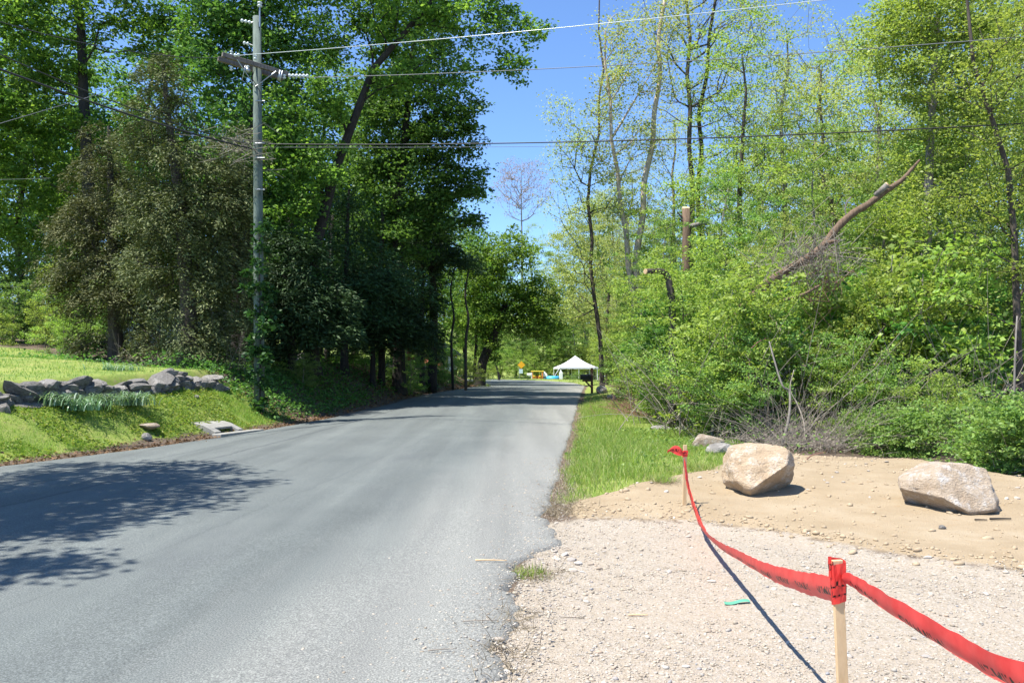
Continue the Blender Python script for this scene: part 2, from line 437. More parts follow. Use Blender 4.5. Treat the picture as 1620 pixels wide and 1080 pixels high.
# ------------------------------------------------------------------ object helpers
def link(o, parent=None):
    COL.objects.link(o)
    if parent is not None:
        o.parent = parent
    return o
def tag(o, label=None, cat=None, group=None, kind=None):
    if label: o['label'] = label
    if cat: o['category'] = cat
    if group: o['group'] = group
    if kind: o['kind'] = kind
    return o
def empty(name, loc=(0, 0, 0), rz=0):
    o = bpy.data.objects.new(name, None)
    o.empty_display_size = .1
    o.location = loc
    o.rotation_euler = (0, 0, rz)
    return link(o)
def mesh_np(name, V, faces_flat, counts, m, smooth=False):
    me = bpy.data.meshes.new(name)
    V = np.asarray(V, np.float32)
    counts = np.asarray(counts, np.int32)
    ff = np.asarray(faces_flat, np.int32)
    me.vertices.add(len(V)); me.vertices.foreach_set('co', V.ravel())
    me.loops.add(len(ff)); me.loops.foreach_set('vertex_index', ff)
    me.polygons.add(len(counts))
    st = np.zeros(len(counts), np.int32); st[1:] = np.cumsum(counts)[:-1]
    me.polygons.foreach_set('loop_start', st)
    if smooth: me.polygons.foreach_set('use_smooth', np.ones(len(counts), bool))
    me.update(calc_edges=True)
    if m: me.materials.append(M[m])
    return me
def obj(name, me, parent=None, loc=(0, 0, 0), rot=(0, 0, 0)):
    o = bpy.data.objects.new(name, me)
    o.location = loc; o.rotation_euler = rot
    return link(o, parent)
class MB:
    """collects simple shapes into one mesh"""
    def __init__(s): s.v = []; s.f = []
    def add(s, vs, fs):
        k = len(s.v)
        s.v += [tuple(p) for p in vs]
        s.f += [tuple(i + k for i in f) for f in fs]
        return s
    def box(s, c, d, rot=None):
        x, y, z = d[0] / 2, d[1] / 2, d[2] / 2
        P = [Vector((a * x, b * y, e * z)) for a in (-1, 1) for b in (-1, 1) for e in (-1, 1)]
        if rot is not None: P = [rot @ p for p in P]
        P = [p + Vector(c) for p in P]
        return s.add(P, [(0, 1, 3, 2), (4, 6, 7, 5), (0, 4, 5, 1), (2, 3, 7, 6), (0, 2, 6, 4), (1, 5, 7, 3)])
    def tube(s, pts, rad, n=8, cap=True):
        pts = [Vector(p) for p in pts]
        if not hasattr(rad, '__len__'): rad = [rad] * len(pts)
        R = []
        ref = None
        for i, p in enumerate(pts):
            t = (pts[min(i + 1, len(pts) - 1)] - pts[max(i - 1, 0)]).normalized()
            if ref is None: ref = Vector((1, 0, 0)) if abs(t.x) < .8 else Vector((0, 1, 0))
            a = (ref - t * ref.dot(t)).normalized(); ref = a
            b = t.cross(a)
            R.append([p + (a * math.cos(2 * PI * k / n) + b * math.sin(2 * PI * k / n)) * rad[i] for k in range(n)])
        vs = [q for r in R for q in r]
        fs = [(i * n + k, i * n + (k + 1) % n, (i + 1) * n + (k + 1) % n, (i + 1) * n + k) for i in range(len(R) - 1) for k in range(n)]
        if cap: fs += [tuple(range(n))[::-1], tuple((len(R) - 1) * n + k for k in range(n))]
        return s.add(vs, fs)
    def build(s, name, m, parent=None, loc=(0, 0, 0), rot=(0, 0, 0), smooth=False, bevel=0):
        me = bpy.data.meshes.new(name)
        me.from_pydata(s.v, [], s.f)
        if bevel:
            bm = bmesh.new(); bm.from_mesh(me)
            bmesh.ops.bevel(bm, geom=[e for e in bm.edges], offset=bevel, segments=1, affect='EDGES', clamp_overlap=True)
            bm.to_mesh(me); bm.free()
        if smooth: me.polygons.foreach_set('use_smooth', np.ones(len(me.polygons), bool))
        me.materials.append(M[m])
        me.update()
        return obj(name, me, parent, loc, rot)
def children(o): return [c for c in COL.objects if c.parent == o]

# ------------------------------------------------------------------ leaves, branches, trees
def unit(a): return a / np.maximum(np.linalg.norm(a, axis=-1, keepdims=True), 1e-9)
def leaf_quads(P, D, Nn, L, W, fold=.12):
    """P base points, D tip direction, Nn leaf normal, L length, W width -> vertices (n,4,3)"""
    D = unit(D); B = unit(np.cross(Nn, D)); Nn = np.cross(D, B)
    L = L[:, None]; W = W[:, None]
    mid = P + D * L * .45
    return np.stack([P, mid + B * W * .5 + Nn * W * fold, P + D * L - Nn * L * .12, mid - B * W * .5 + Nn * W * fold], 1)
def quads_mesh(name, Q, m):
    n = len(Q)
    return mesh_np(name, Q.reshape(-1, 3), np.arange(n * 4), np.full(n, 4), m)
def make_leaves(rng, C, rc, per, size, flat=.55, up=.85, aspect=.62, droop=.0):
    """leaf clumps round the points C"""
    n = len(C) * per
    c = np.repeat(C, per, 0)
    k = np.repeat(rng.uniform(.6, 1.25, len(C)) * rc, per)[:, None]
    off = rng.normal(size=(n, 3)); off = unit(off) * rng.uniform(0, 1, (n, 1)) ** .6
    off[:, 2] *= flat
    P = c + off * k
    D = rng.normal(size=(n, 3)) + off * .8; D[:, 2] = D[:, 2] * .5 - droop
    Nn = rng.normal(size=(n, 3)) * .75; Nn[:, 2] += up
    L = size * rng.uniform(.6, 1.3, n)
    return leaf_quads(P, D, unit(Nn), L, L * aspect * rng.uniform(.8, 1.2, n))
def make_sprays(rng, C, out, rc, per, L, W, droop=.35):
    """conifer boughs: narrow tongues set along short arching, drooping stems"""
    n = len(C) * per
    m_ = len(C)
    bd = out * .9 + rng.normal(size=(m_, 3)) * .45; bd[:, 2] = rng.normal(size=m_) * .15; bd = unit(bd)
    ln = rc * rng.uniform(1.2, 2.6, m_)
    c = np.repeat(C, per, 0); o = np.repeat(bd, per, 0); l_ = np.repeat(ln, per)[:, None]
    t = rng.uniform(0, 1, (n, 1)) ** .8
    sdv = np.cross(o, np.array([0, 0, 1.0]))
    wdt = (.12 + .30 * np.sin(PI * np.clip(t, 0, 1) ** .7)) * rc
    P = c + o * l_ * (t - .45) + sdv * rng.normal(size=(n, 1)) * wdt
    P[:, 2] -= (droop * 1.5 * l_ * t * t)[:, 0] - rng.normal(size=n) * .07 * rc / .4 + np.abs(rng.normal(size=n)) * .10
    D = o * .9 + sdv * rng.normal(size=(n, 1)) * .8 + rng.normal(size=(n, 3)) * .35; D[:, 2] -= droop * 1.3 * t[:, 0]
    Nn = rng.normal(size=(n, 3)) * .55; Nn[:, 2] += .8
    l = L * rng.uniform(.5, 1.4, n)
    return leaf_quads(P, D, unit(Nn), l, W * rng.uniform(.6, 1.3, n), .05)

def skeleton(rng, trunk, A, step=.55, wpath=.28, bow=.12):
    """joins the points A to the trunk polyline by short, tree-like paths"""
    tp = [np.array(trunk[0], float)]
    for a, b in zip(trunk[:-1], trunk[1:]):
        a = np.array(a, float); b = np.array(b, float)
        k = max(1, int(np.linalg.norm(b - a) / step))
        for i in range(1, k + 1): tp.append(a + (b - a) * i / k)
    cap = len(tp) + len(A) * 14 + 10
    P = np.zeros((cap, 3)); par = np.full(cap, -1); plen = np.zeros(cap); n = 0
    for i, p in enumerate(tp):
        P[n] = p; par[n] = n - 1
        plen[n] = 0 if n == 0 else plen[n - 1] + np.linalg.norm(P[n] - P[n - 1])
        n += 1
    nt = n
    tips = []
    dmin = np.min(np.linalg.norm(A[:, None] - np.array(tp)[None], axis=2), axis=1)
    lowest = max(1, int(nt * .22))
    for j in np.argsort(dmin):
        a = A[j]
        d = np.linalg.norm(P[lowest:n] - a, axis=1)
        cost = d + wpath * plen[lowest:n] + .9 * np.maximum(0, P[lowest:n, 2] - a[2] + .25 * d)
        i = int(np.argmin(cost)) + lowest
        k = min(12, max(1, int(np.linalg.norm(a - P[i]) / step)))
        src = P[i].copy(); prev = i; dist = np.linalg.norm(a - src)
        wig = rng.normal(size=3) * bow * dist * .5
        wig[2] -= bow * dist * .6
        for q in range(1, k + 1):
            t = q / k
            if n >= cap: break
            P[n] = src + (a - src) * t + wig * math.sin(PI * t) + (rng.normal(size=3) * .04 if q < k else 0)
            par[n] = prev; plen[n] = plen[prev] + dist / k
            prev = n; n += 1
        tips.append(prev)
    return P[:n], par[:n], nt
def branch_mesh(name, P, par, nt, r_base, r_top, r_tip, m, min_r=.0, expo=2.4):
    n = len(P)
    load = np.zeros(n)
    kids = [[] for _ in range(n)]
    for i in range(1, n): kids[par[i]].append(i)
    for i in range(n - 1, -1, -1):
        if not kids[i]: load[i] += 1.0
        if i > 0: load[par[i]] += load[i]
    r = r_tip * load ** (1 / expo)
    tr = np.linspace(0, 1, nt)
    rt = r_base * (1 - tr) ** .9 + r_top * tr
    rt[:2] *= (1.35, 1.12) if nt > 2 else (1, 1)
    r[:nt] = rt
    for i in range(nt, n): r[i] = min(r[i], r[par[i]] * .8)
    r = np.maximum(r, min_r)
    V = []; FF = []; base = 0
    done = np.zeros(n, bool)
    chains = [list(range(nt))]; done[:nt] = True
    order = list(range(nt, n))
    for i in order:
        if done[i]: continue
        ch = [par[i], i]; done[i] = True; cur = i
        while True:
            ks = [k for k in kids[cur] if not done[k]]
            if not ks: break
            k = max(ks, key=lambda q: load[q])
            ch.append(k); done[k] = True; cur = k
        chains.append(ch)
    for ci, ch in enumerate(chains):
        p = P[ch]; rr = r[ch].copy()
        if ci: rr[0] = min(rr[0], rr[1] * 1.15)
        mx = rr.max()
        s = 10 if mx > .12 else 6 if mx > .05 else 4 if mx > .02 else 3
        t = np.zeros_like(p); t[1:-1] = p[2:] - p[:-2]; t[0] = p[1] - p[0]; t[-1] = p[-1] - p[-2]
        t = unit(t)
        mean = unit((p[-1] - p[0])[None])[0]
        ref = np.array([1., 0, 0]) if abs(mean[0]) < .6 else np.array([0, 1., 0]) if abs(mean[1]) < .6 else np.array([0, 0, 1.])
        a = unit(np.cross(t, ref)); b = np.cross(t, a)
        ang = np.arange(s) * 2 * PI / s
        ring = p[:, None] + (a[:, None] * np.cos(ang)[None, :, None] + b[:, None] * np.sin(ang)[None, :, None]) * rr[:, None, None]
        L = len(p)
        V.append(ring.reshape(-1, 3))
        i0 = (np.arange(L - 1)[:, None] * s + np.arange(s)[None]).ravel()
        i1 = (np.arange(L - 1)[:, None] * s + (np.arange(s)[None] + 1) % s).ravel()
        FF.append(np.stack([i0, i1, i1 + s, i0 + s], 1) + base)
        base += L * s
    FFa = np.concatenate(FF)
    return mesh_np(name, np.concatenate(V), FFa.ravel(), np.full(len(FFa), 4), m, True)
def fill(rng, blobs, n):
    """points through a crown of ellipsoids (cx,cy,cz,rx,ry,rz), kept more to the outside"""
    B = np.array(blobs, float)
    vol = B[:, 3] * B[:, 4] * B[:, 5]
    w = vol ** .8; w = w / w.sum()
    k = rng.choice(len(B), n, p=w)
    d = unit(rng.normal(size=(n, 3))) * (rng.uniform(0.02, 1, (n, 1)) ** .42)
    return B[k, :3] + d * B[k, 3:], d

def grow(name, label, base, trunk, blobs, seed, n_cl=220, per=60, leaf=.15, rc=.55, leaf_m='maple', bark='bark',
         r_base=.22, r_top=.05, r_tip=.010, cat='tree', group=None, style='leaf', flat=.5, wpath=.28, bow=.12, spray=(.34, .07), droop=.35, step=.55):
    """trunk, blobs in coordinates relative to base"""
    rng = np.random.default_rng(seed)
    root = empty(name, base)
    tag(root, label, cat, group)
    A, d = fill(rng, blobs, n_cl)
    P, par, nt = skeleton(rng, trunk, A, step, wpath, bow)
    obj('trunk', branch_mesh('trunk', P, par, nt, r_base, r_top, r_tip, bark), root)
    if per:
        if style == 'leaf':
            Q = make_leaves(rng, A, rc, per, leaf, flat)
        else:
            ax = A.copy(); ax[:, :2] -= np.array(trunk[len(trunk) // 2])[:2]; ax[:, 2] = 0
            Q = make_sprays(rng, A, unit(ax + 1e-6), rc, per, spray[0], spray[1], droop)
        obj('crown', quads_mesh('crown', Q, leaf_m), root)
    return root
def px_tree(name, label, base_px, Y, trunk_px, blobs_px, seed, **kw):
    """trunk and crown measured from the photograph at the depth Y; blob = (px, py, r[, r_vertical[, depth offset]])"""
    x = (base_px - 810) / F * Y
    base = Vector((x, Y, float(H(x, Y)) - .08))
    k = Y / F
    tr = [Vector((0, 0, 0))] + [at(t[0], t[1], Y + (t[2] if len(t) > 2 else 0)) - base for t in trunk_px]
    bl = []
    for q in blobs_px:
        r = q[2] * k
        rv = (q[3] if len(q) > 3 and q[3] else q[2]) * k
        dy = q[4] if len(q) > 4 else 0
        c = at(q[0], q[1], Y + dy) - base
        bl.append((c.x, c.y, c.z, r, max(r, 1.0), rv))
    return grow(name, label, base, tr, bl, seed, **kw)
def copy_tree(src, loc, rz=0, scale=1.0, label=None, group=None, tilt=(0, 0)):
    o = src.copy()
    COL.objects.link(o)
    o.location = loc; o.rotation_euler = (tilt[0], tilt[1], rz)
    o.scale = (scale,) * 3 if not hasattr(scale, '__len__') else scale
    if label: o['label'] = label
    if group: o['group'] = group
    for c in KIDS[src.name]:
        d = c.copy(); COL.objects.link(d); d.parent = o
    return o
KIDS = {}

# ------------------------------------------------------------------ ground and road
def axis(parts):
    out = [parts[0][0]]
    for a, b, st in parts:
        k = max(1, int(round((b - a) / st)))
        out += [a + (b - a) * i / k for i in range(1, k + 1)]
    return np.array(out)
gx = axis([(-260, -60, 10), (-60, -26, 1.5), (-26, -13, .4), (-13, 7.5, .13), (7.5, 14, .35), (14, 40, 1.2), (40, 260, 10)])
gy = axis([(-18, 0, 1.2), (0, 2.5, .3), (2.5, 16, .13), (16, 32, .25), (32, 66, .6), (66, 160, 2), (160, 400, 12)])
GX, GY = np.meshgrid(gx, gy)
GZ = H(GX, GY)
nx, ny = len(gx), len(gy)
V = np.stack([GX, GY, GZ], -1).reshape(-1, 3)
i = (np.arange(ny - 1)[:, None] * nx + np.arange(nx - 1)[None]).ravel()
FQ = np.stack([i, i + 1, i + nx + 1, i + nx], 1)
gme = mesh_np('ground', V, FQ.ravel(), np.full(len(FQ), 4), 'ground', True)
ca = gme.color_attributes.new('zone', 'FLOAT_COLOR', 'POINT')
zc = np.ones((len(V), 4), np.float32)
zc[:, 0] = grass_w(V[:, 0], V[:, 1]); zc[:, 1] = sand_w(V[:, 0], V[:, 1]); zc[:, 2] = gravel_w(V[:, 0], V[:, 1])
ca.data.foreach_set('color', zc.ravel())
ground = tag(obj('ground', gme), kind='structure')

def make_road():
    ys = axis([(-16, 2, .5), (2, 16, .05), (16, 40, .25), (40, 130, 1.0)])
    t = np.concatenate([[0, .003, .008], np.linspace(.02, .985, 34), [.993, .998, 1]])
    xl, xr = road_l(ys), road_r(ys)
    # the worn right edge wanders where cars cut over the gravel
    jag = (.16 * wob(ys * 0 + 3, ys, 2.6) + .07 * wob(ys * 0, ys, 9.) + .03 * wob(ys * 0, ys, 31.)) * np.interp(ys, [0, 11, 14, 40], [1.0, .8, .35, .3])
    bulge = .45 * np.exp(-((ys - 7.9) / .75) ** 2) - .12 * np.exp(-((ys - 6.6) / .4) ** 2)
    xr2 = xr + jag + bulge * .55
    xl2 = xl + .05 * wob(ys * 0 + 9, ys, 3.0)
    X = xr2[:, None] + (xl2 - xr2)[:, None] * t[None]
    Yg = np.repeat(ys[:, None], len(t), 1)
    crown = .035 * (1 - (2 * t - 1) ** 2)
    Z = slope(ys)[:, None] + crown[None] + .012
    drop = np.zeros(len(t)); drop[0] = -.055; drop[1] = -.012; drop[-1] = -.055; drop[-2] = -.012
    Z = Z + drop[None] + .004 * wob(X, Yg, 1.3)
    V = np.stack([X, Yg, Z], -1).reshape(-1, 3)
    n = len(t)
    i = (np.arange(len(ys) - 1)[:, None] * n + np.arange(n - 1)[None]).ravel()
    FQ = np.stack([i, i + n, i + n + 1, i + 1], 1)
    me = mesh_np('road', V, FQ.ravel(), np.full(len(FQ), 4), 'road', True)
    uv = me.uv_layers.new(name='UVMap')
    U = np.stack([(np.repeat(xr[:, None], n, 1) - X).ravel() + .15, Yg.ravel()], 1).astype(np.float32)
    uv.data.foreach_set('uv', U[FQ.ravel()].ravel())
    return tag(obj('road', me), kind='structure')
road = make_road()

# ------------------------------------------------------------------ rocks
def rock_mesh(name, seed, sub=2, scale=(1, 1, 1), rough=.16, planes=(), m='stone', freq=1.6, smooth=False, fine=0, soft=0):
    rng = np.random.default_rng(seed)
    bm = bmesh.new()
    bmesh.ops.create_icosphere(bm, subdivisions=sub, radius=1.0)
    V = np.array([v.co[:] for v in bm.verts])
    ks = rng.normal(size=(9, 3)) * freq; ph = rng.uniform(0, 6.28, 9)
    dsp = sum(np.sin(V @ k + p) / (1 + .25 * i) for i, (k, p) in enumerate(zip(ks, ph))) / 4
    V = V * (1 + rough * dsp)[:, None]
    pl = list(planes)
    if not pl:
        for _ in range(7):
            q = unit(rng.normal(size=(1, 3)))[0]
            pl.append((tuple(q), rng.uniform(.62, .9)))
    for nrm, d in pl:
        nrm = unit(np.array([nrm], float))[0]
        ex = V @ nrm - d
        V = V - np.outer(np.maximum(ex, 0) * .92, nrm)
    if fine:
        ks = rng.normal(size=(14, 3)) * 9; ph = rng.uniform(0, 6.28, 14)
        V = V * (1 + fine * sum(np.sin(V @ k + p) for k, p in zip(ks, ph)) / 5)[:, None]
    for v, c in zip(bm.verts, V): v.co = c
    if soft:
        for _ in range(soft): bmesh.ops.smooth_vert(bm, verts=bm.verts[:], factor=.5, use_axis_x=True, use_axis_y=True, use_axis_z=True)
        o3 = Vector((seed * 3.1, seed * 1.7, 0))
        for v in bm.verts:
            p = v.co.copy(); nn = p.normalized()
            d = .075 * mnoise.fractal(p * 1.6 + o3, 1.0, 2.0, 3) + .028 * mnoise.fractal(p * 6 + o3, .9, 2.0, 4) - .035 * max(0, mnoise.noise(Vector((p.x * 2 + p.z * 3, p.y * 3, p.z * 9)) + o3) - .25)
            v.co = p + nn * d
    for v in bm.verts: v.co = (v.co.x * scale[0], v.co.y * scale[1], v.co.z * scale[2])
    me = bpy.data.meshes.new(name)
    bm.to_mesh(me); bm.free()
    if smooth: me.polygons.foreach_set('use_smooth', np.ones(len(me.polygons), bool))
    me.materials.append(M[m])
    return me
def put(o, p, dz=0):
    o.location = (p[0], p[1], float(H(p[0], p[1])) + dz); return o

def boulder(name, label, px, py, me, rz, sink):
    p = gp(px, py)
    o = obj(name, me)
    zmin = min(v.co.z for v in me.vertices)
    o.location = (p.x, p.y, p.z - zmin - sink); o.rotation_euler = (0, 0, rz)
    return tag(o, label, 'boulder', 'boulders on the sand')
b1 = rock_mesh('boulder', 11, 5, (.51, .50, .43), .10, [((-.24, -.72, .62), .52), ((.58, -.58, -.56), .42), ((-.05, .1, 1), .74), ((1, -.1, .1), .76), ((-.75, -.10, -.65), .80), ((0, 0, -1), .60), ((.5, .1, .85), .80), ((-1, 0, .1), .80), ((.8, -.55, .25), .74)], 'boulder', 1.5, True, 0, 1)
boulder('boulder', 'tan boulder nearest the red tape, smooth rounded top and dark undercut lower face', 1206, 776, b1, 0, .05)
b2 = rock_mesh('boulder', 23, 5, (.52, .52, .42), .10, [((.10, -.80, .58), .50), ((-.66, -.30, -.68), .60), ((-.48, -.05, .88), .66), ((1, -.15, .05), .80), ((.12, .1, 1), .68), ((0, 0, -1), .47), ((-.8, -.45, .35), .76), ((.75, -.6, .2), .80)], 'boulder2', 1.7, True, 0, 1)
boulder('boulder', 'whitish-tan boulder with pale patches at the right edge of the sand', 1503, 800, b2, 0, .05)
def small_rock(label, px, py, w, h, seed, m='stone_tan', group=None, sub=3):
    p = gp(px, py)
    k = p.y / F
    me = rock_mesh('rock', seed, sub, (w * k / 1.75, w * k / 2.2, h * k / 1.55), .14, (), m, 1.7)
    o = obj('rock', me)
    o.location = (p.x, p.y, p.z + h * k * .36)
    o.rotation_euler = (0, 0, seed)
    return tag(o, label, 'rock', group)
small_rock('low tan rock with a dark notch at the grass edge left of the nearer boulder', 1117, 708, 52, 22, 31)
small_rock('pale grey rock lying just below the notched tan rock', 1138, 717, 44, 17, 32, 'stone')
small_rock('white rock in the grass right behind the black mailbox post', 952, 622, 20, 12, 33, 'stone')
small_rock('grey rounded stone in the grass nearer than the mailbox', 968, 633, 16, 10, 34, 'stone')
small_rock('pale broken stones pushed up in the grass strip', 1046, 680, 30, 8, 35, 'stone')
small_rock('second pale stone in the grass strip, beside the broken stones', 1074, 682, 18, 7, 36, 'stone')
small_rock('flat grey rock lying flush in the left verge', 234, 677, 34, 10, 37, 'stone_tan')
small_rock('small grey-topped rock at the left road edge before the storm drain', 232, 695, 15, 11, 38, 'stone')
small_rock('weathered stone half sunk in the verge below the strap-leaved plants', 163, 643, 16, 8, 39, 'stone')
small_rock('white quartz pebble on the verge under the stone wall', 311, 629, 7, 5, 40, 'stone')
small_rock('small dark stone on the bare sand before the right boulder', 1490, 836, 12, 6, 41, 'stone')
small_rock('mossy boulder in the shade at the foot of the left trees', 478, 576, 26, 22, 42, 'stone')
small_rock('lichened stone on the shaded left bank below the trunks', 612, 590, 22, 14, 43, 'stone')
small_rock('pale stone on the shaded bank beside the dark shrub', 667, 586, 14, 12, 44, 'stone')

# dry-stone wall: every stone its own piece
def stone_wall():
    rng = np.random.default_rng(5)
    meshes = []
    for i in range(12):
        pl = []
        for _ in range(9):
            q = unit(rng.normal(size=(1, 3)))[0]; pl.append((tuple(q), rng.uniform(.45, .8)))
        meshes.append(rock_mesh('stone', 100 + i, 2, (1.25, 1.25, 1.25), .22, pl, 'stone', 1.8))
    def wall_pt(Y): return road_l(Y) - 2.22
    root = empty('stone_wall', (float(wall_pt(18)), 18, float(H(wall_pt(18), 18)) - .05))
    tag(root, 'old grey dry-stone wall holding up the lawn on the left', 'stone wall')
    base = Vector(root.location)
    for course in range(4):
        Y = 13.6 + rng.uniform(0, .4)
        while Y < 22.6:
            big = rng.uniform() < .3
            ln = rng.uniform(.22, .5) * (1.6 if big else 1.0) * (1.2 if course == 3 else 1)
            if Y > 20.4: ln *= .62
            hgt = (.22, .19, .16, .13)[course] * rng.uniform(.75, 1.35) * (1.25 if big else 1)
            X = float(wall_pt(Y + ln / 2))
            top = .47 + .08 * math.sin(Y * 1.9 + 1.0) + .06 * math.sin(Y * 4.3) - .12 * max(0, Y - 21.5)
            zc = float(H(X + .25, Y)) - .06 + top * (.18, .45, .70, .93)[course]
            tumble = max(0, (Y - 20.8) / 2.2)
            if not (course == 3 and rng.uniform() < .2):
                o = obj('stone', meshes[rng.integers(12)], root)
                dirz = math.atan2(1.0, float(wall_pt(Y + .5) - wall_pt(Y - .5)))
                o.location = Vector((X + rng.uniform(-.07, .10) - .04 * course + tumble * rng.uniform(-.1, .25), Y + ln / 2, zc)) - base
                o.scale = (ln * .62, .28 * rng.uniform(.75, 1.2), hgt * .68)
                o.rotation_euler = (rng.normal() * .22, rng.normal() * .16 + (.4 * rng.normal() * tumble), dirz + rng.normal() * .3)
            Y += ln * .86
stone_wall()

# ------------------------------------------------------------------ loose gravel, stones, clods, sticks
ICO_V, ICO_F = None, None
def ico():
    bm = bmesh.new(); bmesh.ops.create_icosphere(bm, subdivisions=1, radius=1.0)
    v = np.array([q.co[:] for q in bm.verts]); f = np.array([[l.index for l in g.verts] for g in bm.faces]); bm.free()
    return v, f
ICO_V, ICO_F = ico()
OCT_V = np.array([(1, 0, 0), (-1, 0, 0), (0, 1, 0), (0, -1, 0), (0, 0, 1), (0, 0, -1)], float)
OCT_F = np.array([(0, 2, 4), (2, 1, 4), (1, 3, 4), (3, 0, 4), (2, 0, 5), (1, 2, 5), (3, 1, 5), (0, 3, 5)])
def pebble_stuff(name, P, S, seed, m, sink=.3, label=None, cut=.0062):
    rng = np.random.default_rng(seed)
    VV = []; FF = []; base = 0
    for big in (True, False):
        k = S >= cut if big else S < cut
        p, s_ = P[k], S[k]; n = len(p)
        bv, bf = (ICO_V, ICO_F) if big else (OCT_V, OCT_F)
        q = len(bv)
        sc = s_[:, None] * np.stack([rng.uniform(.8, 1.5, n), rng.uniform(.6, 1.1, n), rng.uniform(.35, .75, n)], 1)
        V = bv[None] * (1 + rng.uniform(-.22, .22, (n, q, 1))) * sc[:, None]
        a = rng.uniform(0, 6.28, n); ca_, sa_ = np.cos(a)[:, None], np.sin(a)[:, None]
        X = V[:, :, 0] * ca_ - V[:, :, 1] * sa_; Y = V[:, :, 0] * sa_ + V[:, :, 1] * ca_
        Z = V[:, :, 2] + X * rng.normal(size=(n, 1)) * .2
        W = np.stack([X, Y, Z], -1) + p[:, None]
        W[:, :, 2] += (sc[:, 2] * (1 - 2 * sink))[:, None]
        VV.append(W.reshape(-1, 3)); FF.append((bf[None] + (np.arange(n) * q)[:, None, None]).reshape(-1) + base)
        base += n * q
    ff = np.concatenate(FF)
    me = mesh_np(name, np.concatenate(VV), ff, np.full(len(ff) // 3, 3), m, False)
    return tag(obj(name, me), label, None, None, 'stuff')
def scatter(rng, n, x0, x1, y0, y1, w, near=0.0):
    out = np.zeros((0, 2))
    while len(out) < n:
        X = rng.uniform(x0, x1, n * 2); t = rng.uniform(0, 1, n * 2)
        Y = y0 + (y1 - y0) * t ** (1 + near)
        ok = rng.uniform(0, 1, n * 2) < w(X, Y)
        out = np.concatenate([out, np.stack([X[ok], Y[ok]], 1)])
    out = out[:n]
    return np.concatenate([out, H(out[:, 0], out[:, 1])[:, None]], 1)
rng = np.random.default_rng(17)
def grav_dens(X, Y):
    v = X - road_r(Y)
    patch = .35 + .65 * sm(-.2, .6, wob(X, Y, 1.3)) 
    return gravel_w(X, Y) * np.clip(patch + .6 * np.exp(-(v / .6) ** 2), 0, 1) * (np.abs(X / np.maximum(Y, .1)) < .75)
P = scatter(rng, 36000, -1, 6, 2.9, 9.3, grav_dens, .6)
S = np.clip(rng.lognormal(-5.45, .5, len(P)), .003, .022)
pebble_stuff('gravel', P, S, 3, 'pebble', .32)
P = scatter(rng, 2600, .2, 8, 7, 14.5, lambda X, Y: sand_w(X, Y) * (.15 + .85 * (wob(X, Y, 2.2) > .25)))
S = np.clip(rng.lognormal(-4.7, .6, len(P)), .004, .045)
Pb = scatter(rng, 620, .3, 5.0, 5.5, 10.2, lambda X, Y: np.exp(-((np.interp(X, _GB[:, 0], _GB[:, 1]) + .35 - Y) / .28) ** 2) * (X > road_r(Y) + .3))
P = np.concatenate([P, Pb]); S = np.concatenate([S, np.clip(rng.lognormal(-4.6, .6, len(Pb)), .004, .045)])
M['clod'] = m_plain('sandy_clod', (.42, .325, .215), .95, 0, .3, 20)
pebble_stuff('sand_clods', P, S, 4, 'clod', .35)
# grit scattered on the asphalt along its edge
def edge_dens(X, Y):
    v = road_r(Y) - X
    return np.exp(-(np.maximum(v, 0) / .75) ** 1.1) * (v > -.3)
P = scatter(rng, 9000, -3.5, 2.5, 3, 15, edge_dens, .5)
P[:, 2] = slope(P[:, 1]) + .014 + .02 * np.clip((road_r(P[:, 1]) - P[:, 0]) / 4, 0, 1)
pebble_stuff('road_grit', P, np.clip(rng.lognormal(-5.3, .4, len(P)), .002, .014), 5, 'pebble', .3)
# the bigger stones one by one
stone_meshes = [rock_mesh('stone', 300 + i, 2, (1, .8, .55), .2, (), 'loose', 1.6) for i in range(8)]
P = scatter(rng, 90, -1, 5, 3.1, 9.2, grav_dens, .5)
P2 = np.array([list(gp(px, py)) for px, py in [(855, 885), (868, 893), (880, 884), (893, 878), (905, 886), (915, 892), (890, 900), (906, 903), (922, 905), (935, 893), (876, 872), (948, 900), (862, 860), (900, 870), (800, 968), (812, 985), (798, 1000), (790, 1012), (816, 955), (780, 1060), (802, 1065), (771, 1072)]])
def stones(P, lo, hi, seed):
    rng = np.random.default_rng(seed)
    for p in P:
        o = bpy.data.objects.new('stone', stone_meshes[rng.integers(8)])
        s = rng.uniform(lo, hi)
        o.scale = (s * rng.uniform(.8, 1.3), s * rng.uniform(.8, 1.2), s * rng.uniform(.6, 1.1))
        o.location = (p[0], p[1], p[2] + s * .18); o.rotation_euler = (rng.normal() * .2, rng.normal() * .2, rng.uniform(0, 6.28))
        link(o, ground)
stones(P, .012, .030, 1); stones(P2, .02, .045, 2)
P = scatter(rng, 40, .4, 6.5, 8.6, 13.5, lambda X, Y: sand_w(X, Y))
stones(P, .012, .04, 3)

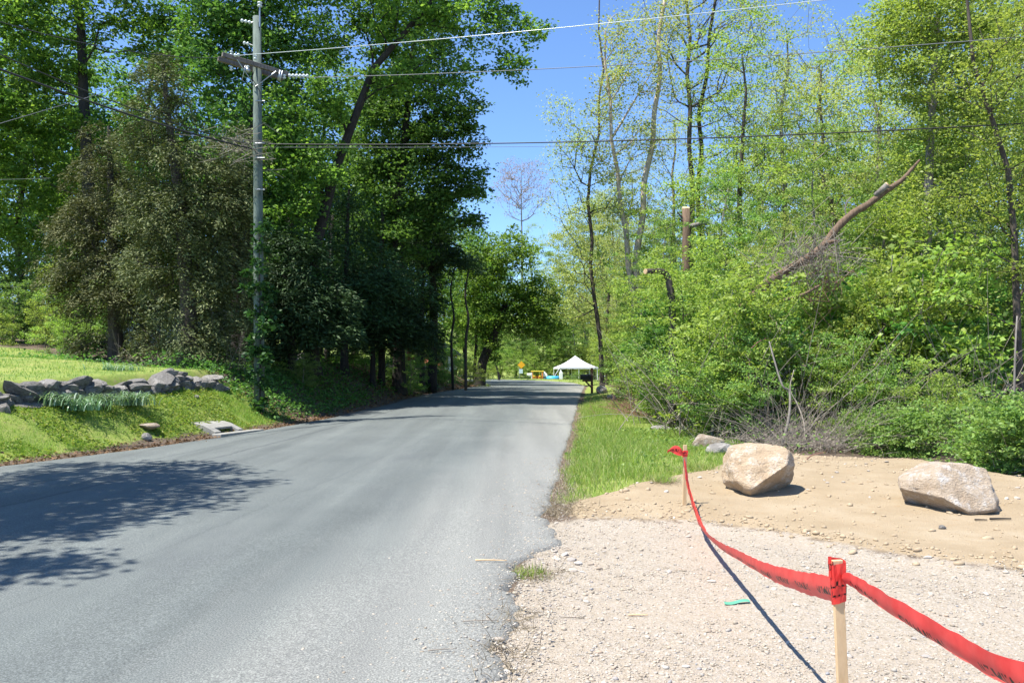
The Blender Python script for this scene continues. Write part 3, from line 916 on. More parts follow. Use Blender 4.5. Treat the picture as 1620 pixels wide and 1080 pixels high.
def stick(label, px, py, length, ang, r, m='twig', lift=0.006, bend=.04, name='stick', up=0):
    p = gp(px, py)
    d = Vector((math.cos(ang), math.sin(ang), 0)); sd = Vector((-d.y, d.x, 0))
    zroad = float(slope(p.y)) + .02 if p.x < road_r(p.y) + .2 else p.z
    pts = []
    for i in range(6):
        t = i / 5
        pts.append(Vector((0, 0, r + lift + up * t)) + d * length * (t - .5) + sd * bend * length * math.sin(PI * t))
    mb = MB(); mb.tube(pts, [r * (1 - .4 * i / 5) for i in range(6)], 5)
    o = mb.build(name, m, None, (p.x, p.y, zroad), smooth=True)
    return tag(o, label, 'stick')
stick('pale split stick lying on the asphalt left of the grass tuft', 777, 902, .26, -.06, .007, 'stake')
stick('thin twig on the gravel edge below the grass tuft', 760, 1002, .22, .1, .004)
stick('short pale twig at the asphalt edge near the bottom of the picture', 700, 1050, .16, .2, .004, 'twig')
stick('bent dark twig on the gravel to the right of the asphalt edge', 905, 978, .16, 3.0, .003, 'bark')
stick('upright little dark twig poking out of the gravel', 856, 1020, .05, 1.3, .003, 'bark', up=.06)
stick('straight tan stick in the middle of the gravel', 1010, 975, .13, 0, .006, 'stake')
stick('dark stick on the sand in front of the right boulder', 1583, 823, .22, .05, .012, 'bark_dark')
stick('short dark stick left of the other stick on the sand', 1552, 824, .12, -.1, .009, 'bark_dark')
stick('brown root end at the sand edge behind the near boulder', 1292, 727, .35, .3, .012, 'twig_red', bend=.25, up=.1)
# green scrap of ribbon
def ribbon(name, label, cat, P, W, B, m, uvs=1.0, crease=0):
    """flat strip along P with half-width vectors B"""
    V = []; Fq = []; UV = []
    L = 0
    for i, (p, b) in enumerate(zip(P, B)):
        if i: L += (Vector(p) - Vector(P[i - 1])).length
        for j, t in enumerate(W):
            V.append(Vector(p) + Vector(b[0]) * t[0] + Vector(b[1]) * t[1]); UV.append((L * uvs, j / (len(W) - 1)))
    k = len(W)
    for i in range(len(P) - 1):
        for j in range(k - 1): Fq.append((i * k + j, i * k + j + 1, (i + 1) * k + j + 1, (i + 1) * k + j))
    if crease:
        V = [v + Vector((mnoise.noise(v * 15), mnoise.noise(v * 15 + Vector((9, 0, 0))), mnoise.noise(v * 15 + Vector((0, 9, 0))))) * crease for v in V]
    me = bpy.data.meshes.new(name); me.from_pydata([tuple(v) for v in V], [], Fq)
    uv = me.uv_layers.new(name='UVMap')
    for l in me.loops: uv.data[l.index].uv = UV[l.vertex_index]
    me.polygons.foreach_set('use_smooth', np.ones(len(me.polygons), bool))
    me.materials.append(M[m]); me.update()
    o = obj(name, me)
    return tag(o, label, cat) if label else o
p = gp(1166, 955)
ribbon('ribbon_scrap', 'scrap of green plastic ribbon lying on the gravel', 'ribbon', [p + Vector((x, .02 * math.sin(9 * x), .016 + .008 * math.sin(30 * x))) for x in np.linspace(-.09, .09, 9)], [(-1, 0), (1, 0)], [(Vector((0, .018, .004)), Vector((0, 0, 1)))] * 9, 'green_t')

# ------------------------------------------------------------------ stakes and red tape
def stake(label, x, y, top, rz, tilt):
    z = float(H(x, y))
    root = empty('survey_stake', (x, y, z - .02), rz)
    tag(root, label, 'stake', 'wooden stakes holding the red tape')
    mb = MB(); h = top - z + .02
    mb.box((0, 0, h / 2), (.040, .018, h))
    o = mb.build('lath', 'stake', root, bevel=.0015)
    root.rotation_euler = (tilt[0], tilt[1], rz)
    return root
SA = at(1083, 826, 9.3); SB_ = Vector((1.272, 3.2, 0))
sa = stake('far wooden stake with a red tape flag tied at its top', float(SA.x), 9.3, .76, .1, (0, .02))
sb = stake('near wooden stake with its top wrapped in printed red tape', 1.272, 3.2, .84, .05, (0, -.03))
sc_ = stake('wooden stake at the near end of the red tape, outside the picture', 1.37, 1.45, .86, .1, (0, 0))
def smooth_path(P, n):
    P = [Vector(p) for p in P]; out = []
    Q = [P[0] * 2 - P[1]] + P + [P[-1] * 2 - P[-2]]
    for i in range(1, len(Q) - 2):
        a, b, c, d = Q[i - 1:i + 3]
        for k in range(n):
            t = k / n
            out.append(.5 * ((2 * b) + (c - a) * t + (2 * a - 5 * b + 4 * c - d) * t * t + (3 * b - a - 3 * c + d) * t ** 3))
    out.append(P[-1]); return out
def tape(label, P, twist, fold, width=.056):
    P = smooth_path(P, 16)
    B = []
    n = len(P)
    for i, p in enumerate(P):
        t = (P[min(i + 1, n - 1)] - P[max(i - 1, 0)]).normalized()
        up = (Vector((0, 0, 1)) - t * t.z).normalized(); sd = t.cross(up)
        s = i / (n - 1)
        a = np.interp(s, [q[0] for q in twist], [q[1] for q in twist])
        w = width * np.interp(s, [q[0] for q in fold], [q[1] for q in fold])
        B.append(((up * math.cos(a) + sd * math.sin(a)) * w, (sd * math.cos(a) - up * math.sin(a)) * w * .5))
    prof = [(1.0, -.35), (.55, .1), (.15, .35), (-.15, .32), (-.5, 0.05), (-.8, -.25), (-1.0, -.5)]
    return ribbon('barrier_tape', label, 'barrier tape', P, prof, B, 'tape', crease=.006)
tl = [(1083, 727, 9.25, .60), (1087, 764, 9.0, .365), (1095, 794, 8.5, .235), (1107, 827, 7.87, .145), (1120, 847, 7.25, .14), (1142, 866, 6.4, .21), (1170, 882, 5.5, .32), (1213, 905, 4.6, .44), (1263, 921, 3.88, .575), (1322, 934, 3.22, .70)]
tape('red plastic tape sagging between the far and the near stake', [at(a, b, Y) for a, b, Y, _ in tl], [(0, .2), (.3, .6), (.5, .7), (.75, .45), (1, .15)], [(0, .55), (.12, .9), (.5, 1.0), (.8, 1.0), (1, .9)])
tr_ = [(1334, 914, 3.18), (1347, 921, 3.1), (1391, 950, 2.84), (1440, 981, 2.62), (1520, 1030, 2.36), (1600, 1072, 2.14), (1760, 1130, 1.8), (1990, 1180, 1.47)]
tape('red plastic tape running from the near stake out of the lower right corner', [at(a, b, Y) for a, b, Y in tr_], [(0, .3), (.5, .55), (1, .4)], [(0, .25), (.08, .5), (.25, .85), (.5, 1.05), (1, 1.05)])
# wrap on the near stake and flag on the far one (tied to their stakes: parts)
def wrap(st, z0, z1, turns, wid, seed):
    rng = np.random.default_rng(seed)
    V = []; Fq = []; UV = []
    n = 64
    for i in range(n + 1):
        t = i / n; a = 2 * PI * turns * t
        z = z0 + (z1 - z0) * t
        rx, ry = .0215 + .005 * t + rng.uniform(0, .004), .0115 + .005 * t + rng.uniform(0, .004)
        c, s = math.cos(a), math.sin(a)
        k = 1 / max(abs(c) ** 1, abs(s) ** 1, .75)
        for j, w in enumerate((-1, -.3, .4, 1)):
            V.append((rx * c * k * (1 + .06 * rng.normal()), ry * s * k * (1 + .08 * rng.normal()), z + w * wid)); UV.append((t * turns * .16, j / 3))
    for i in range(n):
        for j in range(3): Fq.append((i * 4 + j, i * 4 + j + 1, i * 4 + j + 5, i * 4 + j + 4))
    me = bpy.data.meshes.new('tape_wrap'); me.from_pydata(V, [], Fq)
    uv = me.uv_layers.new(name='UVMap')
    for l in me.loops: uv.data[l.index].uv = UV[l.vertex_index]
    me.materials.append(M['tape']); me.update()
    return obj('tape_wrap', me, st)
hb = .84 - float(H(1.272, 3.2)) + .02
wrap(sb, hb - .145, hb - .022, 3.6, .04, 1)
ha = .76 - float(H(float(SA.x), 9.3)) + .02
wrap(sa, ha - .12, ha - .08, 2.0, .025, 2)
fl = ribbon('tape_flag', None, None, [Vector((-.02 - .19 * t, -.012 - .02 * math.sin(7 * t), ha - .10 + .035 * math.sin(3 * t) + .02 * t)) for t in np.linspace(0, 1, 12)], [(-1, 0), (-.3, .5), (.4, -.4), (1, .2)], [(Vector((0, 0, .012 + .045 * math.sin(PI * min(1, t * 1.25)) * (1 - .3 * t))), Vector((0, .02, 0))) for t in np.linspace(0, 1, 12)], 'tape')
fl.parent = sa

# ------------------------------------------------------------------ utility pole and lines
YP = 23.0
def disc_stack(mb, p, d, n, r, gap):
    d = Vector(d).normalized(); p = Vector(p)
    pts = []; rad = []
    for i in range(n):
        for a, q in ((0, .35), (.25, 1.0), (.6, .9), (.8, .35)):
            pts.append(p + d * gap * (i + a)); rad.append(r * q)
    mb.tube(pts, rad, 10)
def utility_pole():
    b = at(411, 620, YP); z0 = float(H(b.x, YP)) - .15
    root = empty('utility_pole', (b.x, YP, z0))
    tag(root, 'tall weathered greenish wooden utility pole with a crossarm, left of the road', 'utility pole')
    top = at(406.5, 27, YP); L = Vector((b.x, YP, z0))
    q = lambda px, py, dy=0: at(px, py, YP + dy) - L
    MB().tube([Vector((0, 0, 0)), (top - L) * .33, (top - L) * .66, top - L], [.145, .135, .125, .112], 16).build('pole', 'pole', root, smooth=True)
    d = (q(452, 121, .55) - q(348, 90, -.55))
    rz = math.atan2(d.y, d.x); tilt = math.atan2(d.z, math.hypot(d.x, d.y))
    for off in (-.19, .19):
        c = (q(348, 90, -.55) + q(452, 121, .55)) / 2 + Vector((-math.sin(rz) * off, math.cos(rz) * off, 0))
        R = Matrix.Rotation(rz, 3, 'Z') @ Matrix.Rotation(-tilt, 3, 'Y')
        MB().box(c, (d.length * 1.0, .10, .125), R).build('crossarm', 'arm', root, bevel=.008)
    c = (q(348, 90, -.55) + q(452, 121, .55)) / 2
    ax = d.normalized(); sd = Vector((-math.sin(rz), math.cos(rz), 0))
    for s in (-1, 1):
        MB().tube([c + ax * s * .55 + sd * -.27 - Vector((0, 0, .05)), c - sd * .16 + Vector((0, 0, -.62))], .016, 6).build('brace', 'steel', root)
    # pole-top pin with insulator
    MB().tube([q(412, 46) + Vector((.02, -.13, 0)), q(412, 15) + Vector((.02, -.13, 0))], .022, 8).build('top_bracket', 'steel', root)
    m = MB(); disc_stack(m, q(412, 15) + Vector((.02, -.13, 0)), (0, 0, 1), 2, .075, .085); m.build('insulator', 'porcelain', root, smooth=True)
    m = MB(); disc_stack(m, q(397, 36), (-1, -.4, .05), 3, .055, .10); m.build('insulator', 'porcelain', root, smooth=True)
    MB().tube([q(404, 34), q(397, 36)], .014, 6).build('bracket', 'steel', root)
    m = MB(); disc_stack(m, q(394, 70), (-1, -.3, .1), 2, .055, .09); m.build('insulator', 'porcelain', root, smooth=True)
    MB().tube([q(405, 74), q(394, 70)], .014, 6).build('bracket', 'steel', root)
    for px, py, dy in ((366, 105, -.55), (366, 88, -.3), (392, 104, -.5), (404, 95, -.45), (450, 118, .2)):
        m = MB(); disc_stack(m, q(px, py, dy), (0, 0, -1 if py > 100 else 1), 2, .05, .07); m.build('insulator', 'porcelain', root, smooth=True)
    m = MB(); disc_stack(m, q(456, 120, .4), (1, -.1, -.06), 6, .062, .105); m.build('insulator', 'porcelain', root, smooth=True)
    m = MB(); disc_stack(m, q(370, 88, -.6), (1, -.2, .02), 2, .05, .10); m.build('insulator', 'porcelain', root, smooth=True)
    m = MB(); m.tube([q(444, 112, .2), q(441, 128, .2)], .05, 8); m.tube([q(447, 112, .1), q(443, 129, .1)], .014, 6); m.build('fuse_cutout', 'steel', root, smooth=True)
    m = MB(); m.tube([q(390, 108, -.5), q(394, 114, -.5)], .06, 8); m.tube([q(388, 104, -.5), q(383, 128, -.4)], .012, 6); m.build('fuse_cutout', 'steel', root, smooth=True)
    m = MB(); m.tube(smooth_path([q(400, 96, -.3), q(402, 112, -.3), q(399, 124, -.2), q(405, 134, -.15), q(413, 150, -.14), q(414, 165, -.14)], 4), .010, 5); m.build('jumper_wire', 'cable', root)
    for py in (160, 227, 250, 300):
        MB().tube([q(404, py, -.18), q(419, py, -.16)], .022, 8).build('bolt', 'steel', root)
    return root
utility_pole()
def line(label, pts, r, m, n=8, name='power_line'):
    P = smooth_path(pts, n)
    o = MB().tube(P, r, 5, cap=False).build(name, m, None, smooth=True)
    return tag(o, label, 'wire', 'overhead wires on the utility pole')
def span(a, b, sag, k=7):
    a, b = Vector(a), Vector(b)
    return [a.lerp(b, i / k) - Vector((0, 0, 4 * sag * (i / k) * (1 - i / k))) for i in range(k + 1)]
line('highest pale overhead wire running from the crossarm to the upper right', span(at(377, 88, 22.7), at(1700, -46, 15.5), .12), .0095, 'porcelain')
line('second overhead wire running right from the long insulator string', span(at(489, 123, 23.3), at(1900, 34, 16.5), .18), .010, 'wire')
line('lowest thick overhead cable crossing the sky to the right', span(at(412, 228, 22.9), at(1900, 178, 17), .22), .016, 'cable')
line('thin service wire just below the thick cable over the road', span(at(414, 233, 22.9), at(1900, 205, 22), .15), .006, 'wire')
line('thick black cable slanting down from the left edge to the pole', span(at(-260, 5, 14.0), at(404, 237, 22.9), .22), .024, 'cable')
line('thinner black cable just above the thick one at the left edge', span(at(-260, -40, 14.0), at(404, 231, 22.9), .32), .013, 'cable')
line('wire dropping from the upper left corner behind the cedar to the crossarm', span(at(-260, -60, 15.0), at(368, 92, 22.5), -.0 + .5), .011, 'cable')
line('pale thin wire crossing in front of the cedar at upper left', span(at(-260, 268, 19.0), at(236, 124, 25), .05), .009, 'wire')
line('thin pale wire level across the trees at the left edge', span(at(-150, 285, 30.0), at(80, 282, 32), .03), .008, 'wire')
def tangle(name, label, c, spread, n, seed, m, lo=.4, hi=1.2, r=.008, cat='twigs', horiz=False, zs=1.0):
    rng = np.random.default_rng(seed)
    mb = MB()
    for _ in range(n):
        p = Vector(c) + Vector(rng.normal(size=3) * np.array(spread))
        d = Vector(rng.normal(size=3)); d.z *= zs
        if horiz: d.x *= 2.2
        d.normalize(); L = rng.uniform(lo, hi)
        e = Vector(rng.normal(size=3)) * L * .18
        mb.tube([p - d * L * .5, p + e * .6, p + d * L * .25 + e, p + d * L * .5], [r, r * .8, r * .6, r * .3], 3, cap=False)
    o = mb.build(name, m)
    return tag(o, label, cat)
tangle('vine_tangle', 'bare dead vines hanging in the cables left of the pole', at(375, 232, 22.6), (.5, .25, .22), 60, 3, 'twig', .4, 1.3, .008, 'vine', True)

# ------------------------------------------------------------------ storm drain
def storm_drain():
    p = gp(372, 687)
    rz = math.atan2(1.0, float(road_l(p.y + 1) - road_l(p.y - 1)) / 2)
    root = empty('storm_drain', (p.x - .12, p.y, float(slope(p.y)) + .03), rz)
    tag(root, 'pale concrete curb inlet storm drain at the left road edge', 'storm drain')
    w, dpt, h = 1.15, .58, .15
    # local x runs along the road, local y away from it
    m = MB()
    S = lambda x, y: h * .4 + (h * .6) * min(1, max(0, y / .35)) + .20 * y
    def slab(x0, x1, y0, y1, zb):
        m.add([(x0, y0, zb), (x1, y0, zb), (x1, y1, zb), (x0, y1, zb), (x0, y0, S(0, y0)), (x1, y0, S(0, y0)), (x1, y1, S(0, y1)), (x0, y1, S(0, y1))],
              [(0, 3, 2, 1), (4, 5, 6, 7), (0, 1, 5, 4), (1, 2, 6, 5), (2, 3, 7, 6), (3, 0, 4, 7)])
    slab(-w / 2, w / 2, .36, .45, -.1); slab(-w / 2, -.20, .45, .62, -.1); slab(.02, w / 2, .45, .62, -.1); slab(-w / 2, w / 2, .62, dpt + .1, -.1)
    slab(-w / 2, -w * .30, .02, .36, -.1); slab(w * .34, w / 2, .02, .36, -.1)
    slab(-w * .30, w * .34, .20, .36, .10)
    m.build('lid', 'conc', root, bevel=.006)
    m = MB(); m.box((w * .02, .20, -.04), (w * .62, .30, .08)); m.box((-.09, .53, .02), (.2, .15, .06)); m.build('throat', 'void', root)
    m = MB(); m.box((.15, -.14, -.015), (w * 1.6, .26, .10)); m.build('apron', 'conc', root, bevel=.01)
    return root
storm_drain()

# ------------------------------------------------------------------ mailboxes, sign, tent, toys
def arch(mb, w, h, L, c, axis_x=True, n=8):
    """mailbox shell: flat bottom, round top, running along x"""
    prof = [(-w / 2, 0)] + [(-w / 2 * math.cos(PI * i / n), h - w / 2 + w / 2 * math.sin(PI * i / n)) for i in range(n + 1)] + [(w / 2, 0)]
    k = len(prof); V = []
    for x in (-L / 2, L / 2): V += [(c[0] + x, c[1] + a, c[2] + b) for a, b in prof]
    Fq = [(i, (i + 1) % k, k + (i + 1) % k, k + i) for i in range(k)] + [tuple(range(k))[::-1], tuple(range(k, 2 * k))]
    mb.add(V, Fq)
def black_mailbox():
    p = gp(936.5, 622)
    k = p.y / F
    root = empty('mailbox', (p.x, p.y, p.z - .05), .06)
    tag(root, 'black mailbox on a dark brown braced wooden post beside the road', 'mailbox')
    H1 = 40 * k + .05
    MB().box((0, 0, H1 / 2), (.11, .11, H1)).build('post', 'postwood', root, bevel=.006)
    arm_z = H1 - 20 * k
    MB().box((-.22, 0, arm_z), (.5, .09, .09)).build('support_arm', 'postwood', root, bevel=.005)
    MB().box((-.17, 0, arm_z - .19), (.42, .07, .07), Matrix.Rotation(PI * .26, 3, 'Y')).build('brace', 'postwood', root)
    m = MB(); arch(m, .20, .27, .52, (-.30, 0, arm_z + .05)); bx = m.build('box', 'black', root)
    m = MB(); arch(m, .205, .275, .02, (-.57, 0, arm_z + .047)); m.build('door', 'black', root)
    m = MB(); m.box((-.2, -.112, arm_z + .2), (.02, .012, .18)); m.box((-.17, -.112, arm_z + .27), (.07, .012, .05)); m.build('flag', 'black', root)
black_mailbox()
YT = 132.0
def GZt(x, y): return float(H(x, y))
def white_mailbox():
    y = 118.0; x = at(841, 590, y).x
    root = empty('mailbox', (x, y, GZt(x, y) - .05))
    tag(root, 'white mailbox on a white post across the far bend', 'mailbox')
    MB().box((0, 0, .62), (.15, .15, 1.25)).build('post', 'white', root)
    MB().box((-.25, 0, .78), (.5, .1, .1)).build('support_arm', 'white', root)
    m = MB(); arch(m, .24, .30, .60, (-.36, 0, .84)); m.build('box', 'white', root)
white_mailbox()
def road_sign():
    y = 124.0; x = at(822.5, 590, y).x
    root = empty('road_sign', (x, y, GZt(x, y) - .1))
    tag(root, 'yellow diamond warning sign with a pale plate below on a post, far along the road', 'sign')
    k = y / F; zb = GZt(x, y) - .1
    MB().box((-.1, .04, 1.5), (.07, .05, 3.0)).build('post', 'steel', root)
    zc_ = at(825, 577, y).z - zb
    MB().box((.22, 0, zc_), (.82, .03, .82), Matrix.Rotation(PI / 4, 3, 'Y')).build('sign_face', 'sign_y', root)
    zc2 = at(824, 587, y).z - zb
    MB().box((.15, 0, zc2), (.55, .03, .65)).build('plate', 'sign_b', root)
road_sign()
def tent():
    k = YT / F
    cx = at(910, 598, YT).x; zb = GZt(cx, YT)
    root = empty('party_tent', (cx, YT, zb), .12)
    tag(root, 'white frame tent with a pointed hipped top on the grass', 'tent')
    w = 6.0 / 2; ze = at(905, 581, YT).z - zb; zt = at(911, 562.5, YT).z - zb
    V = [(-w, -w, ze), (w, -w, ze), (w, w, ze), (-w, w, ze), (0, 0, zt)]
    # slightly dished slopes
    mid = []
    m = MB(); n = 8
    for s in range(4):
        a, b = Vector(V[s]), Vector(V[(s + 1) % 4]); t = Vector(V[4])
        rows = []
        for i in range(n + 1):
            f = i / n; sag = -.22 * math.sin(PI * f)
            rows.append([(a.lerp(t, f) + (b.lerp(t, f) - a.lerp(t, f)) * j / 6 + Vector((0, 0, sag))) for j in range(7)])
        vs = [q for r in rows for q in r]
        m.add(vs, [(i * 7 + j, i * 7 + j + 1, (i + 1) * 7 + j + 1, (i + 1) * 7 + j) for i in range(n) for j in range(6)])
    top = m.build('canopy', 'canvas', root, smooth=True)
    m = MB()
    for s in range(4):
        a, b = Vector(V[s]), Vector(V[(s + 1) % 4])
        out = ((a + b) / 2); out.z = 0; out.normalize()
        pts = [a.lerp(b, j / 12) for j in range(13)]
        m.add([p + out * .01 for p in pts] + [p - Vector((0, 0, .22 + .05 * (j % 2))) + out * .02 for j, p in enumerate(pts)], [(j, j + 1, 14 + j, 13 + j) for j in range(12)])
    m.build('valance', 'canvas', top)
    for x, y in ((-w, -w), (w, -w), (w, w), (-w, w), (0, -w), (0, w)):
        MB().tube([(x * .98, y * .98, 0), (x * .98, y * .98, ze)], .05, 8).build('leg', 'white', root)
    for s in range(4):
        a, b = Vector(V[s]) * .98, Vector(V[(s + 1) % 4]) * .98
        MB().tube([a, b], .04, 6).build('rail', 'white', root)
    for x, y in ((-w, -w), (w, -w)):
        MB().tube([(x, y, ze), (x * 1.5, y * 1.3, .0)], .03, 6).build('guy_rope', 'white', root)
    t = empty('folding_table', (cx + .4, YT - 1.2, zb)); tag(t, 'white folding table standing under the tent', 'table')
    MB().box((0, 0, .74), (2.4, .75, .05)).build('tabletop', 'white', t)
    for x in (-1, 1):
        for y in (-.3, .3): MB().tube([(x, y, 0), (x, y, .72)], .025, 6).build('leg', 'steel', t)
tent()
def toys():
    y = 121.0
    def base(name, label, px, cat):
        x = at(px, 596, y).x
        r = empty(name, (x, y, GZt(x, y))); tag(r, label, cat); return r
    r = base('play_house', 'orange and yellow plastic play house between the white mailbox and tent', 850, 'toy')
    for x in (-.75, .75):
        for yy in (-.5, .5): MB().box((x, yy, .75), (.2, .2, 1.5)).build('corner_post', 'orange_p', r, bevel=.03)
    MB().box((-.42, -.5, .42), (.55, .14, .84)).build('panel', 'orange_p', r, bevel=.03); MB().box((.42, -.5, .42), (.55, .14, .84)).build('panel', 'orange_p', r, bevel=.03); MB().box((0, .5, .45), (1.4, .12, .9)).build('back_panel', 'orange_p', r, bevel=.03)
    MB().box((0, 0, 1.56), (1.9, 1.3, .12)).build('roof', 'yellow_p', r, bevel=.04)
    for x in (-.42, .42): MB().tube([(x, -.62, .8), (x, -.62, .98)], .2, 10).build('steering_wheel', 'yellow_p', r)
    r = base('toy_castle', 'white and pink toy castle with an arched door beside the play house', 861, 'toy')
    m = MB(); m.box((-.34, 0, .5), (.2, .5, 1.0)); m.box((.34, 0, .5), (.2, .5, 1.0)); m.box((0, 0, .9), (.9, .52, .3)); m.add([(-.45, -.26, 1.05), (.45, -.26, 1.05), (.45, .26, 1.05), (-.45, .26, 1.05), (0, 0, 1.55)], [(0, 1, 4), (1, 2, 4), (2, 3, 4), (3, 0, 4)]); m.build('tower', 'white', r)
    MB().box((0, .15, .4), (.5, .05, .8)).build('door', 'barnred', r)
    m = MB()
    for i in range(3): m.box((.75 + i * .38, 0, .32), (.24, .4, .64))
    m.build('wall', 'pink_p', r, bevel=.02)
    r = base('toy_slide', 'light blue plastic toy slide tunnel next to the tent pole', 874, 'toy')
    m = MB(); m.tube([(-.9, 0, .45), (.9, 0, .45)], .42, 14); m.build('tunnel', 'blue_p', r, smooth=True)
    m = MB(); m.box((1.25, 0, .7), (.5, .5, 1.4)); m.tube([(1.25, 0, 1.35), (1.25, 0, 1.7)], .12, 8); m.build('tower', 'white', r, bevel=.04)
    MB().tube([(-.9, -.02, .45), (-1.3, 0, .3), (-1.5, 0, .28)], .3, 10).build('ball', 'blue_p', r, smooth=True)
toys()

# ------------------------------------------------------------------ houses and the yellow machine glimpsed through the woods
def house(name, label, x, y, w, d, h, roof_h, rz, wall_m, roof_m, sub=0):
    z = float(H(x, y)) - .2
    r = empty(name, (x, y, z), rz); tag(r, label, 'house')
    m = MB(); m.box((0, 0, h / 2), (w, d, h))
    m.add([(-w / 2, -d / 2 + .01, h), (-w / 2, d / 2 - .01, h), (-w / 2, 0, h + roof_h - .1)], [(0, 1, 2)])
    m.add([(w / 2, -d / 2 + .01, h), (w / 2, d / 2 - .01, h), (w / 2, 0, h + roof_h - .1)], [(0, 2, 1)])
    wl = m.build('wall', wall_m, r)
    m = MB()
    zz = .3
    while zz < h - .1:
        m.box((0, -d / 2 - .012, zz), (w + .02, .024, .15), Matrix.Rotation(.08, 3, 'X')); zz += .17
    s = m.build('siding', wall_m, wl)
    m = MB(); e = .4
    for sg in (-1, 1):
        a = (-w / 2 - e, sg * (d / 2 + e), h - e * roof_h / (d / 2)); b = (w / 2 + e, sg * (d / 2 + e), h - e * roof_h / (d / 2))
        c, dd = (w / 2 + e, 0, h + roof_h), (-w / 2 - e, 0, h + roof_h)
        m.add([a, b, c, dd] + [(q[0], q[1], q[2] + .12) for q in (a, b, c, dd)], [(0, 1, 2, 3), (4, 5, 6, 7), (0, 1, 5, 4), (1, 2, 6, 5), (2, 3, 7, 6), (3, 0, 4, 7)])
    rf = m.build('roof', roof_m, r)
    for wx in (-w * .3, w * .12, w * .36):
        wn_ = MB().box((wx, -d / 2 - .04, h * .58), (1.0, .06, 1.3)).build('window', 'white', r)
        MB().box((wx, -d / 2 - .075, h * .58), (.84, .02, 1.12)).build('pane', 'glass', wn_)
    dr = MB().box((-w * .08, -d / 2 - .04, 1.05), (.95, .06, 2.1)).build('door', 'white', r)
    MB().box((0, -d / 2 - 1.0, .12), (w * .6, 1.9, .24)).build('porch', 'conc', r)
    return r
hx = at(235, 540, 47).x
house('house', 'weathered pale clapboard house glimpsed behind the cedars', hx, 49, 8.5, 6, 3.0, 2.0, .12, 'siding', 'shingle')
hx2 = at(706, 560, 82).x
house('barn', 'small dark red building glimpsed between the left trunks', hx2 - 2.2, 84, 6, 5, 2.6, 1.8, 1.4, 'barnred', 'shingle')
def tarp_heap():
    x = at(682, 568, 66).x; y = 66
    o = obj('tarp_heap', rock_mesh('tarp_heap', 77, 3, (1.0, .8, .55), .2, (), 'tarp', 1.5))
    o.location = (x, y, float(H(x, y)) + .35)
    tag(o, 'orange-red covered heap glimpsed in the woods left of the road', 'heap')
tarp_heap()
def loader():
    y = 27.0; x = at(1580, 640, y).x; z = float(H(x, y)) 
    r = empty('loader', (x, y, z), -.25); tag(r, 'small yellow loader half hidden behind the trees at the right edge', 'loader')
    m = MB(); m.box((0, 0, .95), (1.9, 1.1, .55)); m.box((.75, 0, 1.3), (.5, 1.05, .45)); m.build('body', 'yellow', r, bevel=.05)
    m = MB()
    for sx in (-.55, .35):
        for sy in (-.5, .5): m.box((sx, sy, 1.75), (.08, .08, 1.1))
    m.box((-.1, 0, 2.32), (1.2, 1.15, .1)); m.build('cab', 'black', r)
    for s in (-1, 1):
        MB().tube([(.7, s * .68, 1.5), (-.9, s * .68, 1.35), (-1.35, s * .68, .55)], .09, 6).build('lift_arm', 'yellow', r)
    m = MB(); m.box((-1.65, 0, .35), (.06, 1.6, .6)); m.box((-1.9, 0, .08), (.5, 1.6, .06)); m.box((-1.85, .8, .3), (.4, .05, .45)); m.box((-1.85, -.8, .3), (.4, .05, .45)); m.build('bucket', 'steel', r)
    for sx in (-.6, .6):
        for sy in (-.72, .72):
            w = MB().tube([(sx, sy - .14, .42), (sx, sy - .11, .42), (sx, sy + .11, .42), (sx, sy + .14, .42)], [.34, .42, .42, .34], 16).build('wheel', 'rubber', r)
            MB().tube([(sx, sy - .15, .42), (sx, sy + .15, .42)], .2, 12).build('rim', 'yellow', w)
loader()

# ------------------------------------------------------------------ trees left of the road
px_tree('cedar_tree', 'broad olive red cedar standing behind the stone wall, left of the pole', 300, 25.2, [(298, 480), (285, 320), (265, 180), (258, 100)],
        [(258, 120, 26, 40), (262, 185, 58, 55), (280, 260, 82, 55), (235, 235, 40, 40), (310, 330, 85, 55), (250, 330, 60, 50), (305, 410, 100, 50), (320, 480, 95, 45), (365, 320, 38, 50), (345, 400, 60, 50), (300, 535, 95, 30), (375, 470, 35, 50), (225, 420, 50, 40), (372, 230, 30, 50), (350, 280, 50, 50), (382, 390, 30, 50)], 21,
        n_cl=640, per=120, rc=.46, leaf_m='cedar', bark='bark', style='spray', spray=(.12, .04), r_base=.30, droop=.30, cat='tree', wpath=.1, bow=.05)
px_tree('cedar_tree', 'second olive red cedar at the lawn edge, farther left than the broad one', 185, 28.5, [(180, 480), (176, 330), (172, 200)],
        [(172, 215, 26, 40), (165, 285, 58, 50), (130, 350, 45, 40), (170, 360, 80, 50), (165, 425, 92, 45), (120, 440, 45, 40), (200, 470, 85, 40), (215, 350, 50, 50), (190, 530, 80, 30)], 22,
        n_cl=500, per=120, rc=.46, leaf_m='cedar', bark='bark', style='spray', spray=(.12, .04), r_base=.24, droop=.30, wpath=.1, bow=.05)
px_tree('maple_tree', 'tall leaning maple right of the pole, limb reaching over the road', 497, 30.0, [(488, 500), (497, 400), (530, 270), (560, 190), (590, 110), (650, 40), (720, -40)],
        [(470, 40, 85, 70, 1), (560, 30, 90, 80), (650, 10, 95, 80), (745, 20, 75, 65), (800, 55, 48, 40), (845, 45, 28, 22), (815, 115, 26, 22), (755, 100, 42, 28), (500, 150, 70, 60, -1), (450, 240, 52, 50, -1.5), (500, 260, 55, 50, -1.2), (600, -100, 150, 100, 1), (750, -80, 110, 80, 1), (460, 330, 45, 45, -1.5), (640, 120, 60, 45), (700, 150, 40, 30)], 23,
        n_cl=640, per=72, rc=.62, leaf=.15, leaf_m='maple', bark='bark_dark', r_base=.26, r_top=.06)
